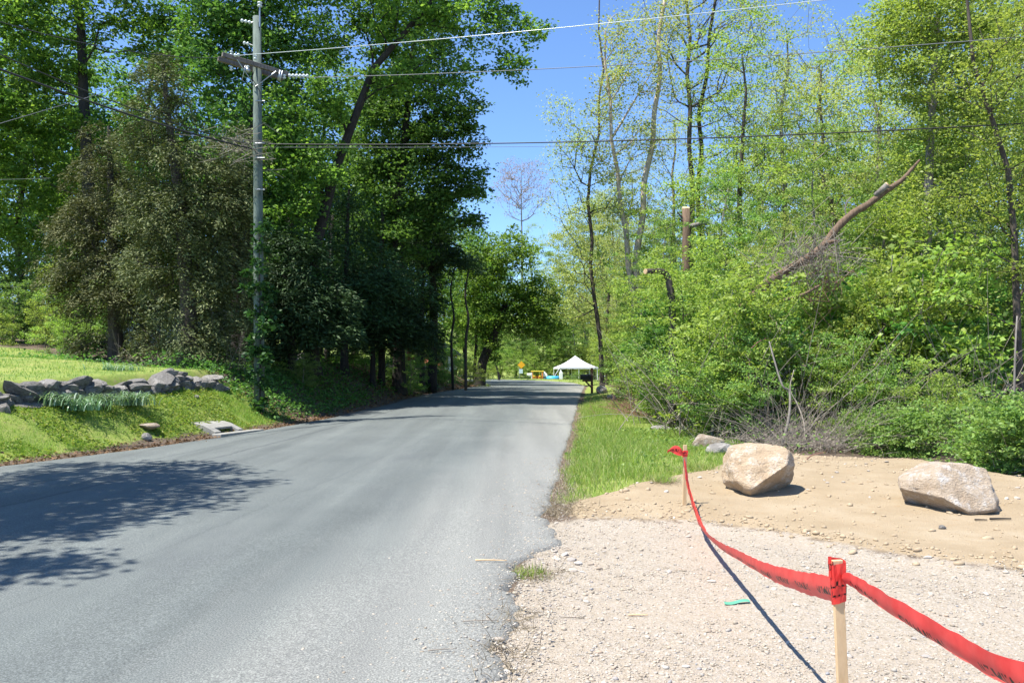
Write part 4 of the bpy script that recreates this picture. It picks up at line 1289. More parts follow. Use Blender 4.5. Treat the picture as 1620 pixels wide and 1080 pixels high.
px_tree('maple_tree', 'dense dark green maple whose crown edges the road before the bend', 632, 37.0, [(630, 450), (628, 330), (640, 220), (650, 120), (660, 20)],
        [(640, 190, 85, 70), (700, 210, 68, 60), (720, 280, 55, 45), (650, 290, 80, 60), (590, 250, 70, 60), (730, 170, 40, 35), (690, 120, 70, 55), (700, 340, 65, 40), (620, 370, 80, 50), (600, 140, 70, 60), (650, 40, 90, 60), (755, 285, 22, 28), (740, 225, 25, 30)], 24,
        n_cl=640, per=75, rc=.7, leaf=.17, leaf_m='maple_dark', bark='bark_dark', r_base=.30, r_top=.08)
px_tree('maple_tree', 'tall shaded maple rising directly behind the utility pole', 395, 29.5, [(392, 450), (398, 300), (405, 150), (412, 10), (415, -120)],
        [(380, 40, 80, 70), (440, 100, 70, 60), (340, 110, 60, 55), (420, 200, 75, 60), (380, 280, 70, 60), (430, 340, 70, 60), (460, 420, 60, 50), (330, 20, 70, 60), (400, -80, 120, 80)], 25,
        n_cl=430, per=70, rc=.75, leaf=.17, leaf_m='maple_dark', bark='bark_dark', r_base=.32, r_top=.10)
px_tree('maple_tree', 'big fresh green maple with forked dark trunk at the upper left corner', 150, 36.0, [(148, 420), (140, 300), (132, 150), (128, 40), (110, -80)],
        [(40, 40, 85, 70), (120, 20, 80, 60), (200, 40, 75, 60), (270, 60, 60, 60), (20, 140, 80, 60), (80, 200, 70, 55), (30, 270, 75, 60), (0, -60, 120, 80), (160, -80, 140, 80), (90, 120, 60, 50), (280, -40, 110, 80), (20, 380, 60, 55), (-60, 180, 90, 100)], 26,
        n_cl=600, per=68, rc=.75, leaf=.18, leaf_m='maple', bark='bark_dark', r_base=.34, r_top=.12)
px_tree('hemlock_tree', 'dark evergreen hemlock in the deep shade right of the pole', 545, 33.0, [(545, 500), (548, 420), (550, 340), (552, 300)],
        [(550, 340, 45, 40), (545, 400, 85, 38), (530, 460, 110, 38), (590, 440, 80, 32), (470, 440, 60, 40), (540, 500, 95, 26), (440, 400, 45, 50)], 27,
        n_cl=420, per=60, rc=.75, leaf_m='hemlock', bark='bark_dark', style='spray', spray=(.19, .055), r_base=.16, droop=.2, wpath=.06, bow=.03)
px_tree('hemlock_tree', 'flat-boughed dark hemlock with a spray reaching towards the bend', 668, 41.0, [(668, 500), (668, 420), (670, 340)],
        [(690, 395, 60, 18), (650, 420, 60, 25), (720, 405, 45, 12), (640, 470, 60, 25), (670, 360, 40, 25)], 28,
        n_cl=200, per=60, rc=.7, leaf_m='hemlock', bark='bark_dark', style='spray', spray=(.24, .07), r_base=.14, droop=.2, wpath=.06, bow=.03)
px_tree('hemlock_tree', 'drooping dark hemlock hanging low over the bank beside the pole', 462, 28.5, [(462, 520), (464, 440), (466, 380)],
        [(465, 380, 40, 30), (460, 430, 60, 28), (455, 480, 70, 26), (500, 460, 55, 26), (470, 520, 65, 20), (520, 510, 50, 22), (440, 545, 40, 16)], 30,
        n_cl=330, per=80, rc=.6, leaf_m='hemlock', bark='bark_dark', style='spray', spray=(.20, .055), r_base=.12, droop=.25, wpath=.06, bow=.03)
px_tree('hemlock_tree', 'low dark evergreen filling the gap below the dense roadside maple', 590, 34.5, [(590, 540), (592, 480), (594, 430)],
        [(595, 440, 50, 30), (590, 480, 65, 26), (620, 500, 50, 24), (560, 510, 55, 24), (600, 530, 60, 16), (660, 520, 40, 24)], 34,
        n_cl=300, per=80, rc=.65, leaf_m='hemlock', bark='bark_dark', style='spray', spray=(.22, .06), r_base=.12, droop=.25, wpath=.06, bow=.03)
def ivy_trunk(name, label, base_px, Y, pts, r, seed, n_leaf, spread, bark='bark_dark', lm='ivy', cat='tree'):
    rng = np.random.default_rng(seed)
    x = (base_px - 810) / F * Y
    base = Vector((x, Y, float(H(x, Y)) - .1))
    root = empty(name, base); tag(root, label, cat)
    P = smooth_path([Vector((0, 0, 0))] + [at(a, b, Y) - base for a, b in pts], 6)
    MB().tube(P, list(np.linspace(r * 1.2, r * .55, len(P))), 10).build('trunk', bark, root, smooth=True)
    if n_leaf:
        A = np.array([P[i] for i in rng.integers(0, len(P), n_leaf // 40)])
        A = A + rng.normal(size=A.shape) * spread
        obj('ivy', quads_mesh('ivy', make_leaves(rng, A, spread * 1.2, 40, .14, .8), lm), root)
    return root
ivy_trunk('ivy_clad_tree', 'straight trunk wrapped in dark ivy near the bend', 684, 42.0, [(686, 500), (684, 430), (688, 380), (690, 300)], .20, 41, 5200, .24)
ivy_trunk('slender_tree', 'slim grey trunk standing alone on the left bank near the bend', 737, 46.0, [(737, 540), (741, 505), (736, 465), (743, 420)], .075, 42, 0, .1, 'bark')
ivy_trunk('slender_tree', 'dark slim trunk just left of the slim grey one', 717, 48.0, [(714, 540), (718, 500), (713, 460), (720, 420)], .07, 43, 0, .1)
ivy_trunk('slender_tree', 'stout grey trunk at the head of the shaded bank', 637, 39.0, [(635, 540), (633, 430), (630, 330)], .26, 44, 0, .1, 'bark')
ivy_trunk('slender_tree', 'thin dark trunk left of the stout grey one', 604, 36.0, [(604, 520), (602, 440), (606, 330)], .14, 45, 0, .1)
for i_, (bx, Yt, lean, lab) in enumerate([(516, 36, 4, 'thin shaded sapling trunk on the bank, nearest the pole'), (503, 37, 8, 'crooked thin trunk beside the nearest shaded sapling'), (462, 38, 0, 'dark thin trunk between the pole and the maple'), (380, 31, -2, 'thick dark trunk just left of the utility pole'), (446, 33, 5, 'slender dark stem close right of the pole')]):
    ivy_trunk('slender_tree', lab, bx, Yt, [(bx + lean, 520), (bx + lean * 2, 430), (bx + lean * 2.5, 340)], .30 if i_ == 3 else .13, 46 + i_, 0, .1)
ivy_trunk('pole_vine', 'green creeper climbing the lower half of the utility pole', 412, 22.85, [(412, 560), (411, 470), (410, 375)], .02, 55, 2200, .16, 'bark_dark', 'ivy', 'vine')
px_tree('leaning_tree', 'ivy-dark tree leaning over the road at the bend, bright leaves above', 757, 60.0, [(763, 575), (772, 550), (786, 520), (800, 480)],
        [(790, 480, 50, 40), (830, 510, 42, 26), (760, 430, 45, 40), (850, 470, 42, 32), (800, 400, 55, 40), (870, 525, 30, 18), (745, 500, 35, 40), (775, 545, 22, 30)], 29,
        n_cl=360, per=60, rc=.9, leaf=.22, leaf_m='maple', bark='bark_dark', r_base=.42, r_top=.2)

# kinds that repeat: one of each is built, the others are copies
def proto(name, label, seed, h, r, z0, k, cat='tree', group=None, **kw):
    rng = np.random.default_rng(seed)
    bl = []
    for i in range(k):
        t = (i + .5) / k
        zz = z0 + (h - z0) * t
        rr = r * (.55 + .75 * math.sin(PI * min(1, .15 + .8 * t)))
        a = rng.uniform(0, 6.28); d = rr * rng.uniform(.15, .75)
        s = rr * rng.uniform(.45, .8)
        bl.append((d * math.cos(a), d * math.sin(a), zz, s, s, s * rng.uniform(.6, .95)))
    lean = rng.normal(size=2) * h * .03
    tr = [(0, 0, 0)]; w_ = np.zeros(2)
    for i in range(1, 11):
        w_ = w_ * .75 + rng.normal(size=2) * h * .011
        tr.append((lean[0] * i / 10 + w_[0], lean[1] * i / 10 + w_[1], h * .9 * i / 10))
    o = grow(name, label, (0, 0, 0), tr, bl, seed, cat=cat, group=group, **kw)
    KIDS[o.name] = [c for c in COL.objects if c.parent == o]
    return o
GR = 'young-leaved trees of the wood right of the road'
pr = [
    proto('woodland_tree', 'x', 61, 15, 3.4, 2.5, 16, group=GR, n_cl=480, per=62, rc=.50, leaf=.10, leaf_m='spring', bark='bark', r_base=.17, r_top=.03, flat=.45),
    proto('woodland_tree', 'x', 62, 17, 3.0, 4.5, 15, group=GR, n_cl=430, per=38, rc=.52, leaf=.095, leaf_m='spring_pale', bark='bark_grey', r_base=.18, r_top=.03, flat=.45),
    proto('woodland_tree', 'x', 63, 12, 3.2, 1.2, 15, group=GR, n_cl=460, per=66, rc=.46, leaf=.105, leaf_m='shrub', bark='bark_grey', r_base=.13, r_top=.02, flat=.4),
    proto('woodland_tree', 'x', 64, 14, 2.8, 3.0, 14, group=GR, n_cl=430, per=42, rc=.46, leaf=.09, leaf_m='spring_pale', bark='bark', r_base=.15, r_top=.03, flat=.4),
]
sh = [
    proto('shrub', 'x', 71, 2.8, 1.35, .35, 9, 'shrub', n_cl=200, per=62, rc=.26, leaf=.064, leaf_m='shrub', bark='twig', r_base=.03, r_top=.008, r_tip=.005, step=.3),
    proto('shrub', 'x', 72, 2.1, 1.15, .25, 8, 'shrub', n_cl=150, per=60, rc=.24, leaf=.062, leaf_m='spring', bark='twig', r_base=.025, r_top=.008, r_tip=.005, step=.3),
    proto('shrub', 'x', 73, 3.8, 1.5, .5, 11, 'shrub', n_cl=240, per=58, rc=.28, leaf=.068, leaf_m='spring', bark='bark', r_base=.04, r_top=.01, r_tip=.006, step=.3),
    proto('shrub', 'x', 74, 1.2, .8, .12, 6, 'shrub', n_cl=80, per=55, rc=.25, leaf=.07, leaf_m='shrub', bark='twig', r_base=.018, r_top=.006, r_tip=.004, step=.25),
]
sh += [
    proto('shrub', 'x', 75, 3.6, 1.5, .4, 10, 'shrub', n_cl=170, per=40, rc=.36, leaf=.12, leaf_m='maple_dark', bark='bark_dark', r_base=.05, r_top=.01, r_tip=.006, step=.3),
    proto('shrub', 'x', 76, 4.4, 1.5, 1.0, 10, 'shrub', n_cl=120, per=26, rc=.34, leaf=.14, leaf_m='spring', bark='bark_grey', r_base=.04, r_top=.01, r_tip=.007, step=.3),
]
used = {}
prng = np.random.default_rng(99)
def plant(pool, kind, px, Y, s=1.0, label='', group=None, rz=None, sz=None, x=None):
    src = pool[kind]
    X = (px - 810) / F * Y if x is None else x
    loc = (X, Y, float(H(X, Y)) - .08)
    rz = prng.uniform(0, 6.28) if rz is None else rz
    sc = (s, s, s * (sz or prng.uniform(.92, 1.08)))
    if src.name not in used:
        used[src.name] = 1
        src.location = loc; src.rotation_euler = (0, 0, rz); src.scale = sc
        src['label'] = label
        if group: src['group'] = group
        return src
    return copy_tree(src, loc, rz, sc, label, group)

# named trees on the right
px_tree('snag_tree', 'dark tree with a dead leafless top rising behind the black mailbox', 953, 42.0, [(950, 540), (940, 470), (934, 420), (937, 380), (930, 320), (934, 270), (948, 210), (947, 160), (955, 110), (947, 50), (949, -30)],
        [(905, 240, 50, 60), (960, 200, 40, 50), (880, 170, 25, 30), (900, 330, 40, 35), (960, 310, 45, 40), (940, 420, 45, 40), (975, 120, 30, 40), (910, 480, 35, 30)], 81,
        n_cl=300, per=30, rc=.8, leaf=.11, leaf_m='spring_pale', bark='bark', r_base=.12, r_top=.03, r_tip=.014)
px_tree('pale_twin_tree', 'tree with two pale peeling trunks that fork low, behind the sawn stump', 1004, 33.0, [(1004, 540), (1003, 470), (994, 420), (991, 370), (981, 320), (977, 270), (967, 220), (966, 160), (957, 100), (958, 50)],
        [(970, 150, 40, 50), (990, 60, 45, 60), (960, 260, 35, 40), (1040, 110, 45, 50), (1000, 330, 40, 30), (1060, 30, 40, 40), (1020, 220, 40, 40)], 82,
        n_cl=260, per=34, rc=.75, leaf=.105, leaf_m='spring_pale', bark='bark_pale', r_base=.16, r_top=.03, r_tip=.011)
twin = ivy_trunk('pale_tree', 'paler right-hand stem of the peeling twin tree, forking low', 1009, 33.1, [(1012, 470), (1006, 430), (1009, 390), (1017, 340), (1019, 290), (1032, 230), (1035, 180), (1044, 120), (1042, 60), (1052, 0)], .13, 83, 0, .1, 'bark_pale')
px_tree('bare_branched_tree', 'tall dark tree with wide bare branches against the sky, above the sawn stump', 1097, 35.0, [(1097, 450), (1094, 360), (1096, 300), (1090, 230), (1092, 170), (1087, 120), (1092, 60), (1086, 0), (1090, -60)],
        [(1050, 60, 60, 60), (1150, 50, 70, 60), (1120, 150, 60, 50), (1045, 160, 35, 40), (1200, 20, 50, 40), (1100, -40, 80, 50), (1170, 200, 45, 40), (1030, 20, 30, 40)], 84,
        n_cl=340, per=22, rc=.75, leaf=.10, leaf_m='spring_pale', bark='bark', r_base=.16, r_top=.04, r_tip=.016)
ivy_trunk('slender_tree', 'dark second stem hard beside the tall bare-branched tree', 1111, 35.4, [(1108, 400), (1104, 300), (1110, 240), (1106, 180), (1118, 120), (1122, 60), (1132, 0), (1140, -50)], .10, 85, 0, .1)
def sawn_stump():
    Y = 27.0
    x = at(1086, 500, Y).x; base = Vector((x, Y, float(H(x, Y)) - .1))
    r = empty('sawn_tree', base); tag(r, 'standing trunk sawn off flat, orange cut top and one stub arm', 'tree trunk')
    q = lambda px, py, dy=0: at(px, py, Y + dy) - base
    P = [Vector((0, 0, 0)), q(1088, 560), q(1087, 460), q(1086, 390), q(1087, 360), q(1085, 330)]
    MB().tube(P, [.22, .19, .165, .15, .145, .125], 14).build('trunk', 'bark_tan', r, smooth=True)
    MB().tube([q(1085, 330) - Vector((0, 0, .01)), q(1085, 328.5) + Vector((0, -.02, .0))], [.124, .121], 14).build('cut_face', 'cut', r)
    MB().tube([q(1090, 357), q(1100, 356, -.3), q(1112, 352, -.45), q(1118, 355, -.5)], [.075, .07, .075, .05], 10).build('stub', 'bark_grey', r, smooth=True)
    for a, b in (((1080, 345), (1071, 335)), ((1091, 340), (1096, 332)), ((1081, 350), (1074, 346))):
        MB().tube([q(*a), q(*b)], [.04, .015], 6).build('broken_twig', 'bark_dark', r)
    Y2 = 20.8
    x = at(1062, 500, Y2).x; base2 = Vector((x, Y2, float(H(x, Y2)) - .1))
    r2 = empty('stub_tree', base2); tag(r2, 'small trunk hidden in leaves ending in a sideways sawn stub left of the tall stump', 'tree trunk')
    q2 = lambda px, py, dy=0: at(px, py, Y2 + dy) - base2
    MB().tube(smooth_path([Vector((0, 0, 0)), q2(1064, 540), q2(1062, 470), q2(1054, 435), q2(1040, 429, -.15), q2(1022, 429.5, -.3)], 4), list(np.linspace(.11, .068, 21)), 10).build('trunk', 'bark', r2, smooth=True)
    MB().tube([q2(1022, 429.5, -.3), q2(1020.4, 429.5, -.315)], [.067, .064], 12).build('cut_face', 'cut', r2)
sawn_stump()
def broken_tree():
    Y = 19.0
    b = Vector((at(1125, 640, 19.8).x, 19.8, 0)); b.z = float(H(b.x, b.y)) - .1
    r = empty('broken_tree', b); tag(r, 'broken trunk leaning up to the right out of the thicket, bark stripped brown', 'fallen tree')
    q = lambda px, py, y=Y: at(px, py, y) - b
    MB().tube(smooth_path([Vector((0, 0, 0)), q(1140, 600, 19.6), q(1165, 500, 19.4), q(1216, 447), q(1262, 418), q(1300, 392), q(1325, 360), q(1350, 337), q(1372, 324), q(1408, 298), q(1428, 284), q(1442, 268), q(1455, 253)], 4), list(np.interp(np.linspace(0, 1, 49), [0, .3, .65, .85, 1], [.13, .10, .08, .05, .022]) * (1 + .08 * np.sin(np.arange(49) * 2.3))), 12).build('trunk', 'bark_tan', r, smooth=True)
    MB().tube([q(1385, 310), q(1404, 292, 18.85)], [.07, .065], 10).build('sawn_limb', 'bark_grey', r, smooth=True)
    MB().tube([q(1404, 292, 18.85), q(1405.2, 290.8, 18.84)], [.064, .06], 10).build('cut_face', 'cut', r)
    MB().tube([q(1304, 386), q(1318, 382, 18.8), q(1326, 381, 18.7)], [.07, .06, .03], 8).build('split_stub', 'bark_tan', r, smooth=True)
    MB().tube(smooth_path([q(1340, 345), q(1337, 330), q(1341, 318), q(1346, 312)], 4), .018, 5).build('side_twig', 'bark_grey', r)
    MB().tube(smooth_path([q(1180, 487, 19.3), q(1215, 482, 18.9), q(1235, 476, 18.7), q(1270, 466, 18.5), q(1296, 452, 18.4)], 4), list(np.linspace(.06, .03, 17)), 8).build('lower_limb', 'bark_tan', r, smooth=True)
broken_tree()
tangle('twig_mass', 'dense mass of bare grey twigs caught on the broken trunk', at(1280, 410, 18.7), (.5, .25, .25), 170, 8, 'twig', .5, 1.5, .008)
tangle('twig_mass', 'bare brown twigs hanging below the broken trunk', at(1300, 445, 18.7), (.18, .2, .34), 70, 9, 'twig_red', .4, 1.0, .008)
px_tree('grey_trunk_tree', 'smooth grey-trunked tree with pale bare branches at the right edge', 1612, 18.0, [(1612, 600), (1608, 480), (1605, 380), (1595, 270), (1570, 190), (1540, 100), (1530, 0)],
        [(1560, 330, 60, 50), (1500, 480, 60, 25), (1620, 250, 70, 60), (1550, 150, 70, 60), (1600, 60, 80, 70), (1480, 300, 45, 40), (1640, 420, 60, 50)], 86,
        n_cl=240, per=40, rc=.42, leaf=.08, leaf_m='spring', bark='bark', r_base=.095, r_top=.03, r_tip=.009)
px_tree('leaning_grey_tree', 'grey trunk leaning slightly in the thicket above the right boulder', 1437, 21.0, [(1440, 580), (1455, 480), (1466, 380), (1470, 260), (1476, 140), (1484, 20)],
        [(1480, 120, 90, 70), (1540, 40, 80, 70), (1420, 60, 70, 60), (1490, 240, 70, 60), (1430, 340, 60, 50), (1560, 180, 60, 60), (1480, 10, 110, 60), (1400, 440, 55, 45), (1480, 420, 55, 40)], 87,
        n_cl=480, per=70, rc=.5, leaf=.09, leaf_m='spring', bark='bark_grey', r_base=.16, r_top=.06, r_tip=.008)
# copies through the wood
spots = [  # kind, px, Y, scale
    (0, 1180, 31, .95), (1, 1250, 37, 1.0), (2, 1150, 25, .62), (3, 1330, 30, 1.0), (0, 1400, 35, 1.05), (1, 1380, 27, .85), (2, 1300, 24, .72), (0, 1540, 30, 1.05), (3, 1600, 25, .95), (2, 1480, 25, .8),
    (0, 1660, 33, 1.1), (2, 1060, 29, .55), (2, 1045, 36, .62), (3, 1120, 44, .85), (1, 1200, 48, .95), (2, 1290, 46, 1.0), (0, 1350, 52, 1.1), (3, 1450, 45, 1.1), (1, 1560, 44, 1.1), (0, 1700, 44, 1.2),
    (2, 1035, 46, .7), (2, 1050, 54, .85), (1, 1030, 62, .8), (2, 1120, 62, .95), (0, 1230, 66, 1.1), (2, 1010, 68, .8), (3, 1330, 70, 1.2), (0, 1460, 64, 1.3), (2, 1580, 62, 1.2), (1, 1640, 56, 1.2), (2, 1400, 22.5, .6), (3, 1240, 22.5, .45), (2, 1520, 21, .6), (0, 1690, 22, .9), (2, 1345, 23.5, .5), (1, 1000, 50, .85), (3, 960, 58, .95), (1, 1060, 42, .9), (1, 1310, 40, 1.05), (3, 985, 72, 1.0), (1, 950, 84, 1.1), (3, 1255, 58, 1.2)]
KIND = {0: 'spring-green', 1: 'pale-leaved', 2: 'leafy grey-stemmed', 3: 'fine-leaved dark-stemmed'}
for j_, (k_, px, Y, s) in enumerate(spots):
    if Y < 29:
        where = 'in the front right-hand wood'
    elif Y < 50:
        where = 'deeper in the right-hand wood'
    else:
        where = 'far back in the right-hand wood'
    side = 'behind the sawn stump' if px < 1160 else 'behind the broken trunk' if px < 1440 else 'above the right boulder'
    plant(pr, k_, px, Y, s, f'{KIND[k_]} tree {where}, {side}', f'{KIND[k_]} trees {where}')

# more trees behind, left: shared meshes of the dark maple kind
pl_ = [
    proto('background_tree', 'x', 91, 17, 4.0, 3.5, 16, n_cl=330, per=60, rc=.8, leaf=.20, leaf_m='maple', bark='bark_dark', r_base=.22, r_top=.04),
    proto('background_tree', 'x', 92, 15, 3.6, 2.0, 15, n_cl=300, per=60, rc=.8, leaf=.20, leaf_m='maple_dark', bark='bark_dark', r_base=.20, r_top=.04),
]
for k_, px, Y, s in [(0, 30, 44, 1.0), (0, 110, 52, 1.05), (1, 230, 42, 1.1), (1, 320, 46, 1.15), (1, 430, 44, 1.1), (1, 500, 41, .9), (0, 560, 52, 1.0), (1, 600, 46, .95), (0, -60, 38, 1.1), (0, 180, 66, 1.2), (1, 370, 62, 1.2), (1, 460, 70, 1.1), (0, 660, 62, .85), (0, 700, 74, .8), (0, -140, 48, 1.2), (0, 735, 80, .8), (0, 752, 70, .7), (0, 620, 84, 1.0), (1, 540, 78, 1.1), (0, 60, 74, 1.3), (0, 290, 78, 1.3)]:
    where = 'up the slope behind the lawn' if px < 200 else 'behind the cedars and the utility pole' if px < 480 else 'behind the trunks along the left bank'
    plant(pl_, k_, px, Y, s, f"{('fresh green', 'deep green')[k_]} background tree {where}", f'background trees {where}')
# beside and beyond the bend
for k_, px, Y, s in [(0, 790, 98, .75), (0, 760, 108, 1.0), (2, 880, 146, 1.9), (0, 850, 152, 1.7), (2, 930, 148, 2.0), (0, 960, 150, 1.9), (2, 815, 146, 1.7), (3, 990, 96, .8), (2, 1010, 88, .9), (0, 1030, 100, 1.3), (3, 985, 110, 1.2), (1, 770, 150, 1.5), (0, 730, 140, 1.6), (2, 790, 140, 1.1), (2, 905, 142, 1.1), (2, 845, 141, .9)]:
    side = 'left of the far bend' if px < 830 else 'behind the white tent' if Y > 120 else 'between the mailbox and the tent'
    plant(pr, k_, px, Y, s, f'{KIND[k_]} tree {side}', f'{KIND[k_]} trees {side}')
px_tree('overhanging_tree', 'pale-leaved tree leaning from the right over the far bend', 968, 78.0, [(966, 520), (958, 450), (945, 390), (930, 340)],
        [(900, 380, 34, 26), (925, 350, 36, 28), (885, 425, 30, 24), (915, 450, 34, 28), (945, 400, 36, 30), (900, 500, 26, 18), (940, 490, 34, 26), (870, 470, 22, 18), (950, 330, 30, 26)], 97,
        n_cl=380, per=60, rc=1.0, leaf=.17, leaf_m='spring_pale', bark='bark', r_base=.25, r_top=.06)
# the leafless pinkish tree against the sky
px_tree('budding_tree', 'leafless pinkish budding tree standing alone in the sky gap', 826, 158.0, [(826, 480), (826, 400), (825, 340), (824, 290)],
        [(825, 275, 36, 26), (800, 300, 28, 24), (850, 300, 30, 26), (822, 320, 36, 26), (845, 270, 22, 20), (805, 275, 22, 20)], 95,
        n_cl=330, per=14, rc=1.4, leaf=.22, leaf_m='bud', bark='twig', r_base=.32, r_top=.07, r_tip=.03, step=1.2)
# out of the picture on the left, its shadow lies on the near road
def edge_tree():
    x, y = -11.6, 7.0
    b = (x, y, float(H(x, y)) - .1)
    grow('roadside_tree', 'tree just outside the left edge whose shadow streaks across the near road', b, [(0, 0, 0), (.1, .2, 4), (.3, .3, 8), (.3, .4, 12)],
         [(1.6, 0, 7.6, 2.0, 1.6, .8), (2.2, 2.0, 8.2, 2.0, 1.5, .8), (2.0, 3.6, 8.6, 1.8, 1.2, .7), (1.0, -1.6, 7.4, 2.0, 1.2, .8), (3.4, .8, 7.6, 1.7, .7, .45), (3.8, 2.4, 8.0, 1.7, .6, .4), (3.2, -.8, 7.2, 1.5, .6, .4), (.3, 1.0, 10.5, 2.4, 2.4, 1.4), (-1, .5, 9, 2.2, 2.2, 1.5), (2.4, -1.8, 7.0, 1.4, .5, .4), (1.4, 4.8, 8.6, 1.8, .8, .5), (4.0, -2.0, 7.2, 1.4, .8, .5), (3.0, -3.2, 7.0, 1.6, .6, .5), (1.2, -3.0, 7.2, 1.8, 1.0, .6), (2.6, .6, 8.6, 2.0, 1.8, .6)], 96,
         n_cl=560, per=70, rc=.5, leaf=.14, leaf_m='maple', bark='bark', r_base=.22, r_top=.05)
edge_tree()

# far wood as one mass behind everything
def far_wood():
    rng = np.random.default_rng(44)
    Qs = []; TV = MB()
    for _ in range(150):
        X = rng.uniform(-150, 150); Y = rng.uniform(150, 215)
        if abs(X) > 60: Y = rng.uniform(90, 200)
        z = float(H(X, Y)); h = rng.uniform(11, 17)
        TV.tube([(X, Y, z), (X, Y, z + h * .8)], [.25, .08], 5, cap=False)
        c = unit(rng.normal(size=(34, 3))) * (rng.uniform(.1, 1, (34, 1)) ** .5) * np.array([4.2, 4.2, h * .42]) + np.array([X, Y, z + h * .6])
        Qs.append(make_leaves(rng, c, 1.3, 16, .62, .6))
    me = quads_mesh('far_wood', np.concatenate(Qs), 'spring')
    tag(obj('far_wood', me), kind='stuff')
    o = TV.build('far_wood_trunks', 'bark_dark'); tag(o, kind='stuff')
far_wood()

# ------------------------------------------------------------------ shrubs and thicket
GS = 'shrubs of the thicket along the right-hand wood'
for k_, px, Y, s in [(0, 1180, 18.5, 1.0), (2, 1172, 18.2, .92), (2, 1240, 19.8, .9), (1, 1290, 18.0, .85), (0, 1345, 17.6, .85), (2, 1390, 18.6, .9), (1, 1490, 16, .75), (0, 1165, 20, 1.0), (2, 1090, 21.5, 1.0), (0, 1060, 22.5, .95), (2, 1060, 26.5, 1.05), (0, 1035, 29.5, 1.0), (1, 1012, 33, 1.0), (2, 1022, 37, 1.1), (0, 1110, 23.5, 1.25), (2, 1200, 21, 1.2), (2, 1300, 20.5, 1.0), (2, 1460, 20.5, 1.1), (0, 1185, 17.6, .75), (2, 1050, 27, 1.25), (2, 1160, 25, 1.35), (2, 1370, 23, 1.3), (0, 995, 43, 1.1), (2, 992, 52, 1.3), (2, 1490, 23, 1.3)]:
    side = 'behind the nearer boulder' if 1120 <= px < 1260 else 'between the two boulders' if 1260 <= px < 1430 else 'behind the right boulder' if px >= 1430 else 'between the grass strip and the wood'
    plant(sh, k_, px, Y, s, f"{('mid-green broad', 'low bright green', 'tall spring-green')[k_]} shrub {side}", f"{('mid-green', 'low bright', 'tall spring-green')[k_]} shrubs {side}")
for px, Y, s in [(1385, 15.2, .7), (1425, 15.0, .8), (1462, 14.8, .7), (1590, 12.2, .9), (1620, 11.8, .9), (1570, 13.2, .9), (1655, 12.5, 1.0)]:
    side = 'at the sand edge between the boulders' if 1160 < px < 1500 else 'right of the right boulder' if px >= 1500 else 'at the edge of the grass strip'
    plant(sh, 3, px, Y, s, f'knee-high bush {side}', f'knee-high bushes {side}')
for k_, px, Y, s in [(0, 20, 34, 1.0), (1, 70, 33, 1.0), (0, 120, 32.5, 1.0), (0, 40, 37, 1.5), (2, 150, 34, 1.0), (0, -20, 36, 1.3), (1, 100, 30.5, .7)]:
    plant(sh, k_, px, Y, s, f"{('mid-green broad', 'low bright green', 'tall spring-green')[k_]} shrub at the top edge of the left lawn", 'shrubs at the top edge of the left lawn')
for k_, px, Y, s in [(0, 650, 37.5, .8), (0, 480, 27.5, .45), (0, 700, 50, .9), (1, 745, 56, .9), (0, 560, 38, .9), (1, 590, 44, 1.2)]:
    side = 'on the shaded bank right of the pole' if px < 600 else 'on the shaded bank towards the bend'
    plant(sh, k_, px, Y, s, f"{('rounded dark', 'light green', '', 'knee-high')[k_]} shrub {side}", f"{('rounded', 'light', '', 'knee-high')[k_]} shrubs {side}")
plant(sh, 0, 912, 112, .75, 'clipped yellow-green bush between the black mailbox and the tent', sz=.7)

for k_, px, Y, s_, lab in [(4, 1088, 23, 1.02, 'dark ivy-like bush below the sideways sawn stub'), (4, 1345, 19.6, 1.15, 'dark green bush in the thicket under the broken trunk'), (4, 1500, 20.5, 1.0, 'dark green bush behind the right boulder'), (5, 1425, 19.2, 1.15, 'bright large-leaved sapling left above the right boulder'), (5, 1475, 18.4, 1.0, 'bright large-leaved sapling right above the right boulder'), (5, 1165, 18.3, .85, 'large-leaved bright sapling above the nearer boulder'), (4, 1215, 19.4, .8, 'low dark bush in the thicket above the nearer boulder')]:
    plant(sh, k_, px, Y, s_, lab, 'larger-leaved bushes and saplings in the thicket')
def leaf_stuff(name, n, x0, x1, y0, y1, w, hmax, size, m, seed):
    rng = np.random.default_rng(seed)
    P = scatter(rng, n, x0, x1, y0, y1, w)
    P[:, 2] += rng.uniform(0, 1, n) ** 1.5 * hmax * (.4 + .6 * sm(-.5, .8, wob(P[:, 0], P[:, 1], 1.5)))
    D = rng.normal(size=(n, 3)); D[:, 2] *= .4
    Nn = rng.normal(size=(n, 3)) * .6; Nn[:, 2] += .8
    L = size * rng.uniform(.6, 1.4, n)
    return tag(obj(name, quads_mesh(name, leaf_quads(P, D, unit(Nn), L, L * .65), m)), kind='stuff')
def right_brush(X, Y):
    v = X - road_r(Y)
    b = np.interp(Y, [9, 12, 16, 20, 28, 40, 60], [5.5, 5.0, 3.4, 3.1, 2.3, 1.7, 1.6])
    return sm(-.3, .4, v - b) * (1 - sand_w(X, Y)) * (1 - gravel_w(X, Y))
leaf_stuff('undergrowth', 30000, 2, 22, 9.5, 34, lambda X, Y: right_brush(X, Y) * np.clip(1.3 - (Y - 14) / 28, .2, 1) * (.12 + .88 * sm(-.1, .4, wob(X, Y, .9))), .8, .062, 'shrub', 5)
def left_bank(X, Y):
    u = road_l(Y) - X
    return sm(.5, 1.0, u) * (1 - sm(9, 12, u)) * sm(23, 25, Y) * (1 - sm(55, 62, Y)) * (.25 + .75 * (wob(X, Y, .8) > -.1))
leaf_stuff('bank_groundcover', 34000, -18, -2, 22.5, 62, left_bank, .45, .09, 'maple_dark', 6)
